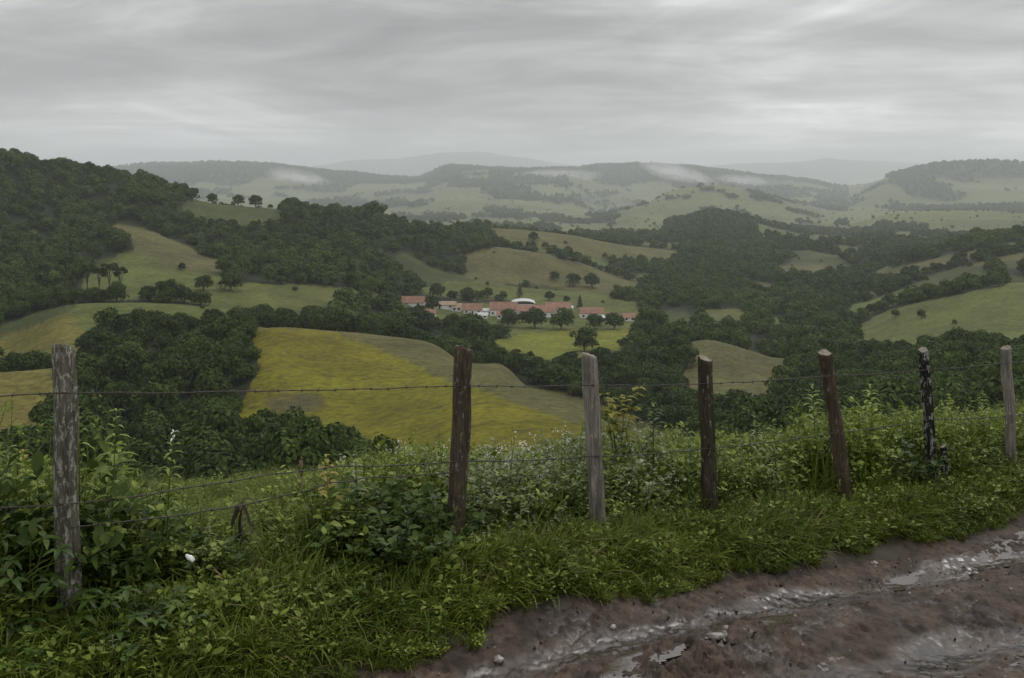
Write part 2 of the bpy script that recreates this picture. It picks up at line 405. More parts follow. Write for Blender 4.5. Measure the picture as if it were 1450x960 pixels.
def water_mat():
    m, nt, out = newmat('puddle_water'); L = nt.links.new
    p = nd(nt, 'ShaderNodeBsdfPrincipled'); p.inputs['Base Color'].default_value = (.07, .055, .045, 1)
    p.inputs['Roughness'].default_value = .06; p.inputs['Specular IOR Level'].default_value = .9
    tc = nd(nt, 'ShaderNodeTexCoord')
    b = nd(nt, 'ShaderNodeBump'); b.inputs['Strength'].default_value = .12; b.inputs['Distance'].default_value = .02
    L(noise(nt, tc.outputs['Object'], 14, 3), b.inputs['Height']); L(b.outputs[0], p.inputs['Normal'])
    L(p.outputs[0], out.inputs[0]); return m
M['water'] = water_mat()

# ------------------------------------------------------------------ fields
YEL = (.142, .138, .009); OLI = (.104, .102, .034); GRN = (.098, .115, .028); BRN = (.102, .100, .036)
LIM = (.15, .165, .018); DGR = (.060, .075, .022); FOREST = (.022, .028, .011); PALE = (.130, .152, .050); MEAD = (.072, .090, .024)
FIELDS = [  # polygon in photo columns/rows, nearest and farthest metres, colour
 ([(352,463),(478,471),(640,540),(835,604),(770,670),(560,672),(480,652),(400,640),(318,618),(345,570),(368,520)], 175, 400, YEL),
 ([(350,450),(480,452),(640,480),(845,572),(970,618),(950,650),(835,606),(640,540),(478,471),(352,463)], 190, 412, OLI),
 ([(-700,560),(0,526),(125,505),(120,545),(78,612),(0,660),(-700,680)], 200, 310, (.15,.135,.032)),
 ([(-700,520),(0,478),(100,436),(160,418),(250,420),(200,462),(150,470),(118,500),(108,530),(0,528),(-700,560)], 311, 452, (.14,.13,.028)),
 ([(-700,480),(0,458),(60,440),(100,430),(110,436),(0,480),(-700,520)], 380, 470, DGR),
 ([(120,396),(170,358),(195,352),(240,374),(300,385),(335,401),(400,402),(505,408),(508,424),(440,446),(360,447),(250,426),(165,424),(110,420)], 452, 640, GRN),
 ([(160,317),(205,322),(335,380),(310,388),(240,376),(195,354)], 560, 740, BRN),
 ([(688,322),(760,318),(860,330),(960,354),(945,374),(870,367),(800,362),(740,350),(700,340)], 1040, 1330, OLI),
 ([(650,362),(720,345),(830,375),(925,410),(880,424),(760,402),(700,402),(660,394)], 870, 1045, BRN),
 ([(595,408),(640,398),(720,399),(835,414),(910,430),(890,442),(700,425),(600,420)], 730, 880, GRN),
 ([(590,432),(700,428),(905,436),(912,470),(800,468),(715,480),(690,462),(640,452),(600,450)], 590, 770, (.10,.12,.028)),
 ([(695,482),(800,465),(910,466),(885,492),(810,514),(750,516),(720,495)], 440, 640, LIM),
 ([(948,476),(1040,484),(1130,508),(1118,560),(1062,590),(1000,580),(958,545),(978,510)], 330, 480, BRN),
 ([(1200,470),(1260,438),(1450,396),(2150,330),(2150,470),(1450,474),(1405,484),(1330,510),(1230,500)], 425, 690, GRN),
 ([(1400,492),(1450,462),(1600,440),(1600,520),(1440,520)], 380, 470, GRN),
 ([(1215,394),(1300,370),(1440,342),(1460,366),(1330,390),(1250,398)], 860, 1060, BRN),
 ([(1350,378),(1400,366),(1450,358),(1450,372)], 800, 1000, BRN),
 ([(1094,378),(1166,374),(1168,398),(1105,394)], 950, 1200, BRN),
 ([(1005,394),(1110,404),(1105,414),(1000,402)], 850, 1050, OLI),
 ([(872,322),(945,312),(940,332),(900,334)], 1500, 3200, PALE),
 ([(1100,300),(1140,310),(1180,318),(1120,312)], 1900, 4900, PALE),
 ([(1270,330),(1330,338),(1300,345),(1260,340)], 1400, 3200, PALE),
 ([(150,380),(350,380),(352,462),(300,462),(190,464),(122,480),(100,440)], 385, 470, GRN),
 ([(560,674),(770,670),(835,604),(960,612),(1000,640),(985,720),(540,720)], 120, 330, OLI),
 ([(256,262),(398,280),(400,322),(330,322),(262,312)], 745, 1010, DGR),
 ([(985,440),(1055,430),(1068,452),(1000,466)], 600, 740, GRN),
 ([(1180,420),(1240,405),(1245,418),(1190,432)], 740, 860, OLI),
 ([(585,408),(500,418),(470,430),(590,432)], 520, 640, DGR),
]
def classify(x, y, z):
    """field colour and a forest flag for terrain points"""
    px = x / y * F + 725; py = HZ - F * z / y
    jx = px + fbm(x / 25, y / 25, 31, 3) * 7 * np.clip(400 / y, .3, 1) + fbm(x / 4, y / 4, 33, 3) * 4 * np.clip(300 / y, .2, 1); jy = py + fbm(x / 25, y / 25, 37, 3) * 4 * np.clip(400 / y, .3, 1) + fbm(x / 4, y / 4, 39, 3) * 3 * np.clip(300 / y, .2, 1)
    col = np.tile(np.array(FOREST), (len(x), 1)); forest = np.ones(len(x), bool)
    near = y < 150
    col[near] = (.085, .095, .022); forest[near] = False
    # far pastures: patches on the lower and gentler parts of the distant ranges
    f = fbm(x / 260, y / 620, 51, 5); elev = z
    pz = (y > 1400) & (f + .35 * fbm(x / 900, y / 900, 57, 2) > -.04 + .50 * sst(-90, 70, elev))
    pz |= (y > 2600) & (px > 1200) & (f > -.22 - .2 * sst(1350, 1250, px)) & (py > 252)
    pz &= ~((y > 1640) & (y < 2600) & (np.abs(px - 1000) < 70))
    col[pz] = np.array(PALE) * (0.85 + .25 * vnoise(x[pz] / 300, y[pz] / 300, 61))[:, None]; forest[pz] = False
    md = (y > 470) & (y < 1450) & (px > 560) & (fbm(x / 75, y / 95, 63, 3) < -.10)
    md |= (y > 470) & (y < 1100) & (px <= 560) & (fbm(x / 75, y / 95, 67, 3) < -.42) & (y < 620)
    col[md] = np.array(MEAD) * (1.0 + .5 * vnoise(x[md] / 90, y[md] / 90, 69))[:, None]; forest[md] = False
    back = md & (fbm(x / 75, y / 95, 63, 3) > -.27) & (px > 880) & (px < 1200) & (y < 780); col[back] = FOREST; forest[back] = True
    for poly, y0, y1, c in FIELDS:
        k = inpoly(poly, jx, jy) & (y > y0) & (y < y1)
        col[k] = c; forest[k] = False
    # the bare oval on the yellow field
    ov = ((jx - 418) / 42) ** 2 + ((jy - 571) / 17) ** 2
    k = (1 - sst(.55, 1.15, ov)) * ((y < 330) & (y > 220)) * (.8 + .4 * fbm(x / 5, y / 5, 73, 3))
    k = np.clip(k, 0, 1)[:, None]
    col = col * (1 - k) + np.array((.082, .074, .034)) * k
    return col, forest

# hills sheet
XP = np.linspace(-560, 2010, 1000); YR = np.exp(np.linspace(math.log(11.0), math.log(36000.0), 740))
GA, GY = np.meshgrid((XP - 725) / F, YR, indexing='ij')
GX = GA * GY
GZ = zground(GX, GY)
sN, tN = st(GX, GY)
GZ = GZ - .5 * (1 - sst(6.0, 7.5, tN))          # tucked under the bank sheet
me = grid_mesh('hills', GX, GY, GZ, M['terrain'])
colr, FOR = classify(GX.ravel(), GY.ravel(), GZ.ravel())
vcol(me, colr)
tag(link('hills', me), kind='structure')
PYT = HZ - F * GZ / GY
HORI = np.minimum.accumulate(PYT, axis=1)       # what nearer ground hides

# bank sheet along the fence
ss, tt = np.meshgrid(np.linspace(-16, 26, 420), np.linspace(-1.75, 7.2, 140), indexing='ij')
bx, by = xy(ss, np.where(tt < 0, tt * -edge_t(ss) / 1.15, tt))
bz = zground(bx, by) + fbm(bx * 2.5, by * 2.5, 71, 4) * .03 * sst(-1.6, -1.0, tt) - .10 * (1 - sst(-1.4, -1.05, tt + .22 * fbm(bx * 1.3, by * 1.3, 77, 3)))
tag(link('bank', grid_mesh('bank', bx, by, bz, M['soil'])), kind='structure')

# ------------------------------------------------------------------ road
def road_base(x, y):
    s, t = st(x, y); t = troad(s, t)
    w = fbm(s * .5, t * .5, 83, 2) * .10
    z = -.050 * np.exp(-((t + 1.60 + w) / .17) ** 2) - .05 * np.exp(-((t + 2.60 + w) / .22) ** 2) + .02 * np.exp(-((t + 2.1 + w) / .2) ** 2) - .03 * np.exp(-((t + 3.5 + w) / .3) ** 2)
    z = z + fbm(s * .9, t * 1.8, 85, 3) * .035
    return znear(x, y) + z
def road_detail(x, y):
    s, t = st(x, y); t = troad(s, t)
    a = np.abs(fbm(s * 4.0, t * 7.0, 91, 4)); b = fbm(s * 15, t * 22, 95, 3); c = fbm(s * 42, t * 50, 97, 2); e = 1 - np.abs(fbm(s * 7.5, t * 11, 119, 4)) * 2.2
    amp = .55 + .6 * fbm(s * .7, t * .9, 99, 2)
    d = fbm(s * 5 + 2 * b, t * 8 + b, 105, 4)
    return (.030 * (a - .2) + .040 * d + .019 * b + .009 * c - .022 * np.maximum(e - .55, 0) + .05 * np.maximum(fbm(s * 9, t * 12, 103, 3) - .18, 0)) * np.clip(amp + .35, .3, 1.4)
def road_sheet(s0, s1, t0, t1, res):
    s_, t_ = np.meshgrid(np.arange(s0, s1, res), np.arange(t0, t1, res), indexing='ij')
    x, y = xy(s_, t_ + edge_t(s_) + 1.15)
    return x, y, s_, t_
x, y, s_, t_ = road_sheet(-6.5, 12.0, -6.6, -.85, .0165)
b0 = road_base(x, y); dt = road_detail(x, y)
fade = sst(-6.5, -5.5, s_) * (1 - sst(10.5, 12, s_))
edge = sst(-1.0, -1.5, t_)
low = (b0 - znear(x, y)) + .042 * fbm(s_ * 1.3, t_ * 3.2, 107, 4)
hollow = sst(-.020, -.058, low) * (.35 + .65 * sst(-.25, .15, fbm(s_ * 1.7, t_ * 5.0, 117, 4)))                  # standing wet in the ruts
z = b0 + dt * fade * (.35 + .65 * edge) * (1 - .66 * hollow) * .9 * (1 + .35 * fbm(s_ * 2.1, t_ * 2.1, 115, 2))
wet = np.clip(hollow * 1.0 + .55 * sst(.004, -.02, z - b0) * sst(-.1, .35, fbm(s_ * .8, t_ * 2.2, 109, 3)), 0, 1)
me = grid_mesh('road', x, y, z, M['mud']); vfloat(me, wet.ravel(), 'wet')
tag(link('road', me), kind='structure')
def puddle(pts, lift, label):
    """level-ish film of water over a hollow in the ruts; clods poke through it"""
    pts = [np.array(p) for p in pts]
    gx = [((p[0] - 725) / F, (HZ - p[1]) / F) for p in pts]
    poly = []
    for u, v in gx:                                  # foot of each outline point on the road
        Y = 5.0
        for _ in range(30): Y = float(znear(np.array(u * Y), np.array(Y))) / v
        poly.append(st(u * Y, Y))
    ps = np.array(poly); res = .02
    s_, t_ = np.meshgrid(np.arange(ps[:,0].min()-.05, ps[:,0].max()+.05, res), np.arange(ps[:,1].min()-.05, ps[:,1].max()+.05, res), indexing='ij')
    js = s_ + .06 * fbm(s_ * 6, t_ * 6, 111, 3); jt = t_ + .05 * fbm(s_ * 6, t_ * 6, 113, 3)
    keep = inpoly([tuple(p) for p in ps], js, jt)
    x, y = xy(s_, t_); z = road_base(x, y) + lift
    n, m = s_.shape; idx = np.arange(n * m).reshape(n, m)
    k = keep[:-1, :-1] & keep[1:, :-1] & keep[1:, 1:] & keep[:-1, 1:]
    q = np.stack([idx[:-1, :-1][k], idx[1:, :-1][k], idx[1:, 1:][k], idx[:-1, 1:][k]], 1)
    if len(q) == 0: return
    used = np.unique(q); mp = np.full(n * m, -1); mp[used] = np.arange(len(used))
    v = np.stack([x.ravel(), y.ravel(), z.ravel()], 1)[used]
    o = link('puddle', np_mesh('puddle', v, mp[q], M['water']))
    tag(o, label, 'puddle', 'puddles in the muddy ruts', 'structure')
puddle([(830,972),(870,925),(960,898),(1000,905),(950,938),(900,980)], .002, 'pale puddle in the rut at the bottom edge of the muddy road')
puddle([(990,905),(1020,876),(1110,860),(1165,866),(1130,884),(1040,910)], .002, 'narrow shining puddle in the middle of the near rut')
puddle([(1165,846),(1240,815),(1310,800),(1300,822),(1215,852)], .000, 'thin wet streak further up the near rut')
puddle([(1360,795),(1440,752),(1510,748),(1510,775),(1420,802)], .002, 'bright puddle at the far right end of the track')
puddle([(1300,950),(1380,900),(1490,870),(1490,905),(1390,960),(1310,985)], -.004, 'wet film in the second rut at the lower right corner')
puddle([(1100,985),(1150,930),(1240,895),(1260,905),(1190,950),(1140,990)], -.012, 'faint wet film on the crown of the track between the ruts')

# stones on the road
def rock_mesh(name, r, seed, mat):
    import bmesh
    bm = bmesh.new(); bmesh.ops.create_icosphere(bm, subdivisions=3, radius=1)
    for v in bm.verts:
        c = v.co; n = float(fbm(np.array(c.x*1.7 + seed), np.array(c.y*1.7 + c.z*2.1), seed, 3))
        v.co = Vector((c.x*r[0], c.y*r[1], c.z*r[2])) * (1 + .35 * n)
    me = bpy.data.meshes.new(name); bm.to_mesh(me); bm.free(); me.materials.append(mat)
    me.polygons.foreach_set('use_smooth', np.ones(len(me.polygons), bool)); return me
def foot(px, py):
    u, v = (px - 725) / F, (HZ - py) / F; Y = 5.0
    for _ in range(40): Y = float(zground(np.array(u * Y), np.array(Y))) / v
    return u * Y, Y
for i, (px, py, r, lab) in enumerate([
  (1013,903,(.055,.04,.022),'flat pale stone beside the narrow puddle'),
  (706,930,(.035,.03,.02),'small dark clod of mud alone near the grass edge'),
  (1030,888,(.03,.025,.014),'small pale stone at the head of the narrow puddle'),
  (1238,795,(.03,.03,.02),'small stone at the upper rim of the track'),
  (868,884,(.028,.022,.016),'little brown stone by the grass edge')]):
    x0, y0 = foot(px, py)
    o = link('stone', rock_mesh('stone', r, 3 + i * 5, M['stone'])); o.location = (x0, y0, float(road_base(np.array(x0), np.array(y0))) + r[2] * .4)
    o.rotation_euler = (0, 0, i * 1.3); tag(o, lab, 'stone', 'stones on the muddy road')

# ------------------------------------------------------------------ fence
def fence_Y(px): return 7.09 / (1 - .71 * (px - 725) / F)
def post_mesh(name, top, base, r0, r1, mat, seed, bulge=.10):
    """weathered round post from base to top; origin at base"""
    H = np.linalg.norm(top - base); nr, ns = 70, 44
    ax = (top - base) / H
    a = np.cross(ax, [0, 1, 0]); a /= np.linalg.norm(a); b = np.cross(ax, a)
    v = []; an = np.arange(ns) / ns * 2 * np.pi
    for i in range(nr):
        f = i / (nr - 1); h = f * H
        r = r0 * (1 - f) + r1 * f
        wob = np.array([float(fbm(np.array(h*2.2), np.array(seed*3.3), seed, 2)), float(fbm(np.array(h*2.2), np.array(seed*5.1), seed+9, 2))]) * .014
        groove = fbm(np.cos(an)*3 + seed, np.sin(an)*3 + h*.5, seed+20, 4)
        crack = np.minimum(0, .35 - np.abs(fbm(np.cos(an)*2.2 - seed, np.sin(an)*2.2 + h*.35, seed+31, 2))*2.2 - .25)
        rr = r * (1 + bulge * fbm(np.cos(an)*1.2 + seed, np.sin(an)*1.2 + h*2.0, seed, 3) * 1.6 + .17 * groove + .16 * crack)
        if i == nr - 1: rr = rr * .93
        tilt = (.02 * np.cos(an + seed) * (f > .98))
        v.append(ax * h + (a * wob[0] + b * wob[1]) + rr[:, None] * (a * np.cos(an)[:, None] + b * np.sin(an)[:, None]) + ax * tilt[:, None])
    v = np.concatenate(v)
    f = [(i*ns+k, i*ns+(k+1)%ns, (i+1)*ns+(k+1)%ns, (i+1)*ns+k) for i in range(nr-1) for k in range(ns)]
    me = bpy.data.meshes.new(name)
    ctr = v[-ns:].mean(0) - ax * .004
    v = np.vstack([v, ctr[None]])
    n = len(v) - 1
    caps = [((nr-1)*ns+k, (nr-1)*ns+(k+1)%ns, n) for k in range(ns)]
    me.from_pydata(v.tolist(), [], f + caps)
    me.materials.append(mat); me.materials.append(M['cut'])
    me.polygons.foreach_set('material_index', np.array([0]*len(f) + [1]*len(caps), np.int32))
    me.polygons.foreach_set('use_smooth', np.array([True]*len(f) + [False]*len(caps)))
    me.update(); return me
WGREY = wood_mat('lichen_wood', (.036, .033, .022), (.175, .160, .120), 1.05, (.36,.37,.33), .5)
WBRN = wood_mat('brown_wood', (.026, .020, .013), (.130, .102, .072), .62, (.28, .26, .20), .3)
WPALE = wood_mat('pale_wood', (.085, .078, .064), (.31, .285, .24), .45)
WDARK = wood_mat('dark_wood', (.016, .014, .009), (.085, .068, .046), .5, (.3, .29, .24), .6)
WRED = wood_mat('reddish_wood', (.026, .020, .013), (.125, .094, .064), .5, (.3, .29, .24), .3)
WBLK = wood_mat('black_wood', (.010, .009, .008), (.030, .025, .020), 1.0, (.36, .37, .34), .2)
POSTS = [
 ((88,490),(96,905),33,35,WGREY,'thick grey post spotted with white lichen, standing alone at the left','a'),
 ((657,492),(640,790),29,30,WBRN,'thick dark brown cracked post in front of the yellow field',''),
 ((834,502),(849,755),24,24,WPALE,'pale grey weathered post, bleached and knotty, next to yellow leaves',''),
 ((998,507),(1007,770),22,25,WDARK,'dark brown mossy post in front of the brown pasture',''),
 ((1168,499),(1204,745),19,21,WRED,'reddish brown post leaning strongly to the left',''),
 ((1308,495),(1322,712),14,17,WBLK,'black slender post flecked with white lichen beside a short stub',''),
 ((1425,492),(1434,685),14,16,WPALE,'slim pale brown post at the right end of the fence row',''),
]
ATT = []
for i, (tp, bp, wt, wb, mat, lab, _) in enumerate(POSTS):
    Y = fence_Y((tp[0] + bp[0]) / 2)
    top = P(*tp, Y); base = P(*bp, Y)
    base[2] = min(base[2], float(zground(np.array(base[0]), np.array(base[1]))) - .12)
    o = link('fence_post', post_mesh('fence_post', top - base, np.zeros(3), wb/2*Y/F, wt/2*Y/F, mat, 11 + i * 7))
    o.location = base; tag(o, lab, 'fence post', 'wooden posts of the wire fence')
    ATT.append((top, base, Y, wt/2*Y/F))
Y = fence_Y(1336) * 1.0
top = P(1336,631,Y); base = P(1338,712,Y)
o = link('post_stub', post_mesh('post_stub', top - base, np.zeros(3), 10/2*Y/F*1.4, 8/2*Y/F*1.2, WBLK, 91, .15)); o.location = base
tag(o, 'short black broken stub beside the black lichen flecked post', 'post stub')

bb = MB()
for k in range(2):
    a = .9 + k * 1.5
    d = np.array([.25, math.cos(a), math.sin(a)]) * .016
    bb.tube([-d, d * .2, d], [.0012, .0024, .0012], 5)
bb.tube([(-.008,0,0),(.008,0,0)], .0062, 6)
BARB = bb.mesh('barb', M['wire'])
def on_post(i, py):
    top, base, Y, r = ATT[i]
    z = (HZ - py) / F * Y; f = (z - base[2]) / (top[2] - base[2])
    p = base + (top - base) * f; return p + np.array([0, -r * 1.02, 0])
def wire(label, pts, sag, barbs_every=.125, seed=1):
    path = []
    for a, b, sg in zip(pts[:-1], pts[1:], sag):
        n = max(8, int(np.linalg.norm(b - a) / .05))
        for k in range(n):
            f = k / n; p = a + (b - a) * f
            path.append(p + np.array([0, 0, -sg * 4 * f * (1 - f) + .004 * vnoise(np.array(k*.31), np.array(seed*3.7), seed)]))
    path.append(pts[-1]); path = np.array(path)
    mb = MB(); t = np.arange(len(path))
    mb.tube(path, .0036, 6)
    tw = np.stack([0*t, np.cos(t*1.6), np.sin(t*1.6)], 1) * .0028
    mb.tube(path + tw, .0018, 5)
    o = link('barbed_wire', mb.mesh('barbed_wire', M['wire'])); tag(o, label, 'barbed wire', 'barbed wire strands of the fence')
    seg = np.linalg.norm(np.diff(path, axis=0), axis=1); cs = np.concatenate([[0], np.cumsum(seg)])
    r2 = random.Random(seed); d = .05; cnt = 0
    while d < cs[-1] - .03 and cnt < 98:
        i = int(np.clip(np.searchsorted(cs, d) - 1, 0, len(path) - 2))
        p = path[i] + (path[i+1] - path[i]) * (d - cs[i]) / seg[i]
        if -7 < p[0] < 7.5:
            dr = path[i+1] - path[i]
            b = bpy.data.objects.new('barb', BARB); COL.objects.link(b); b.parent = o; b.location = p
            b.rotation_euler = (r2.uniform(0, 6.28), -math.asin(dr[2] / np.linalg.norm(dr)), math.atan2(dr[1], dr[0])); cnt += 1
        d += barbs_every * r2.uniform(.8, 1.2)
L0 = P(-250, 566, fence_Y(-250)); L1 = P(-250, 716, fence_Y(-250))
R0 = P(1620, 508, fence_Y(1620)); R1 = P(1620, 578, fence_Y(1620))
wire('upper barbed wire strand, dark and nearly level across the yellow field', [L0] + [on_post(i, y) for i, y in enumerate((553,543,543,541,530,522,512))] + [R0], [.01,.012,.006,.006,.008,.008,.008,.01], .13, 3)
wire('lower barbed wire strand running just above the weed tops', [L1] + [on_post(0,709), P(255,692,5.75), P(380,672,6.05), P(478,660,6.3)] + [on_post(i, y) for i, y in zip((1,2,3,4,5,6), (649,643,632,610,592,587))] + [R1], [.02,.01,.004,.004,.01,.01,.01,.01,.01,.01,.01], .14, 5)
wire('slack third wire strand sagging low in the weeds of the widest gap', [on_post(0,742), P(300,722,5.85), P(400,702,6.15), P(470,683,6.3), P(520,676,6.45), on_post(1,664)], [.01]*5, .16, 9)

# ------------------------------------------------------------------ scatter (stuff only)
def proto_collection(name, meshes):
    c = bpy.data.collections.new(name)
    for i, m in enumerate(meshes):
        o = bpy.data.objects.new('%s.%03d' % (name, i), m); c.objects.link(o)
    return c
def scatter(name, pts, idx, rot, scl, coll):
    me = bpy.data.meshes.new(name); n = len(pts)
    me.vertices.add(n); me.vertices.foreach_set('co', np.asarray(pts, np.float32).ravel())
    a = me.attributes.new('idx', 'INT', 'POINT'); a.data.foreach_set('value', np.asarray(idx, np.int32))
    for nm, ar in (('rot', rot), ('scl', scl)):
        a = me.attributes.new(nm, 'FLOAT_VECTOR', 'POINT'); a.data.foreach_set('vector', np.asarray(ar, np.float32).ravel())
    o = link(name, me)
    ng = bpy.data.node_groups.new(name + '_scatter', 'GeometryNodeTree')
    ng.interface.new_socket('Geometry', in_out='INPUT', socket_type='NodeSocketGeometry')
    ng.interface.new_socket('Geometry', in_out='OUTPUT', socket_type='NodeSocketGeometry')
    gi = ng.nodes.new('NodeGroupInput'); go = ng.nodes.new('NodeGroupOutput')
    ip = ng.nodes.new('GeometryNodeInstanceOnPoints'); ci = ng.nodes.new('GeometryNodeCollectionInfo')
    ci.inputs['Collection'].default_value = coll; ci.inputs['Separate Children'].default_value = True; ci.inputs['Reset Children'].default_value = True
    ip.inputs['Pick Instance'].default_value = True
    def na(nm, ty):
        k = ng.nodes.new('GeometryNodeInputNamedAttribute'); k.data_type = ty; k.inputs[0].default_value = nm
        return [q for q in k.outputs if q.enabled and q.name == 'Attribute'][0]
    L = ng.links.new
    L(gi.outputs[0], ip.inputs['Points']); L(ci.outputs[0], ip.inputs['Instance'])
    L(na('idx', 'INT'), ip.inputs['Instance Index']); L(na('scl', 'FLOAT_VECTOR'), ip.inputs['Scale'])
    er = ng.nodes.new('FunctionNodeEulerToRotation'); L(na('rot', 'FLOAT_VECTOR'), er.inputs[0]); L(er.outputs[0], ip.inputs['Rotation'])
    L(ip.outputs[0], go.inputs[0])
    md = o.modifiers.new('scatter', 'NODES'); md.node_group = ng
    return o

# ------------------------------------------------------------------ trees
def clump_quads(mb, c, r, n, size, g, flat=1.0, low=-.35):
    """leaf clumps over one lobe of a crown"""
    d = g.normal(size=(n, 3)); d[:, 2] = np.abs(d[:, 2]) * 1.0 + low * g.random(n) * 2 * (g.random(n) < .5)
    d /= np.linalg.norm(d, axis=1)[:, None]
    rr = r * (.78 + .30 * g.random(n))
    p = c + d * rr[:, None] * np.array([1, 1, flat])
    nn = d + g.normal(size=(n, 3)) * .24 + np.array([0, 0, .12]); nn /= np.linalg.norm(nn, axis=1)[:, None]
    a = np.cross(nn, g.normal(size=(n, 3))); a /= np.linalg.norm(a, axis=1)[:, None]; b = np.cross(nn, a)
    sz = size * (.6 + .8 * g.random(n))
    k = [(-1,-.5),(.2,-.8),(1,.1),(.3,.75),(-.7,.6)]
    v = np.concatenate([p[:, None] + sz[:, None, None] * .5 * np.stack([a*i + b*j - nn*.12*(i*i+j*j) for i, j in k], 1)], 0).reshape(-1, 3)
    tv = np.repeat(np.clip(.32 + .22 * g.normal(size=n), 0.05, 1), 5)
    mb.add(v, [tuple(range(5*i, 5*i+5)) for i in range(n)], tv)
def crown_mesh(seed, kind='round', mat='crown', nl=13, per=105, size=.62):
    g = np.random.default_rng(seed); mb = MB()
    if kind == 'round':
        for k in range(nl):
            th = g.random() * 6.28; el = math.asin(g.random() * .95 + .02) if k else 1.4
            R_ = 3.1 * (.75 + .35 * g.random())
            c = np.array([math.cos(th)*math.cos(el)*R_, math.sin(th)*math.cos(el)*R_, 4.6 + math.sin(el)*R_*1.0])
            clump_quads(mb, c, 1.45 + .8 * g.random(), per, size, g, .8)
        clump_quads(mb, np.array([0, 0, 4.6]), 2.9, per * 2, size * 1.2, g)
        for k in range(6):
            th = k * 1.05 + g.random(); c = np.array([math.cos(th)*2.7, math.sin(th)*2.7, 3.0 + g.random()])
            clump_quads(mb, c, 1.4 + .5 * g.random(), per // 2, size, g)
    elif kind == 'umbrella':
        for k in range(nl):
            th = g.random() * 6.28; rr = 3.2 * math.sqrt(g.random())
            c = np.array([math.cos(th)*rr, math.sin(th)*rr, 9.6 + g.random()*2.4 - rr*.3])
            clump_quads(mb, c, 1.1 + .6 * g.random(), per, size * .9, g, .6)
    elif kind == 'cone':
        for k in range(nl + 6):
            f = k / (nl + 5); th = k * 2.4
            rr = 2.3 * (1 - f) ** .8; c = np.array([math.cos(th)*rr*.7, math.sin(th)*rr*.7, 1.6 + f * 9.5])
            clump_quads(mb, c, .45 + 1.1 * (1 - f), per // 2, size * .8, g, .9)
    return mb.mesh('crown', M[mat], smooth=False)
def trunk_mesh(seed, kind='round'):
    g = np.random.default_rng(seed + 500); mb = MB()
    H = 4.6 if kind == 'round' else 10.0 if kind == 'umbrella' else 8.0
    pts = np.array([[.15*math.sin(i*1.3+seed), .15*math.cos(i*1.1), -.8 + (H+.8)*i/6] for i in range(7)])
    mb.tube(pts, np.linspace(.34, .16, 7), 8)
    for k in range(5):
        th = k * 1.26 + g.random(); b0 = pts[4] if k % 2 else pts[3]
        e = np.array([math.cos(th)*2.3, math.sin(th)*2.3, H + (.8 if kind == 'umbrella' else 1.2) * g.random()])
        mb.tube([b0, (b0+e)/2 + [0, 0, .5], e], [.15, .1, .05], 6)
    return mb.mesh('trunk', M['bark'])
PROTO = {}
for k in range(5): PROTO['round', k] = (crown_mesh(100 + k, 'round', nl=9 + k), trunk_mesh(100 + k))
for k in range(2): PROTO['umbrella', k] = (crown_mesh(200 + k, 'umbrella', nl=12), trunk_mesh(200 + k, 'umbrella'))
PROTO['cone', 0] = (crown_mesh(300, 'cone'), trunk_mesh(300, 'cone'))
PROTO['pale', 0] = (crown_mesh(310, 'round', 'crown_pale', 9, 70), trunk_mesh(310))
def single_tree_mesh(c, t):
    import bmesh
    bm = bmesh.new(); bm.from_mesh(c); n = len(bm.faces); bm.from_mesh(t); bm.faces.ensure_lookup_table()
    for f in bm.faces[n:]: f.material_index = 1
    me = bpy.data.meshes.new('forest_tree'); bm.to_mesh(me); bm.free()
    me.materials.append(c.materials[0]); me.materials.append(M['bark']); return me
HILLP = [crown_mesh(350 + k, 'round', 'crown_hill', nl=8 + k, per=60, size=.85) for k in range(5)]
FARP = [crown_mesh(400 + k, 'round', 'crown_hill', nl=7, per=26, size=1.25) for k in range(4)]
FOREST_COLL = proto_collection('forest_tree', [single_tree_mesh(*PROTO['round', k]) for k in range(5)] + HILLP + FARP)

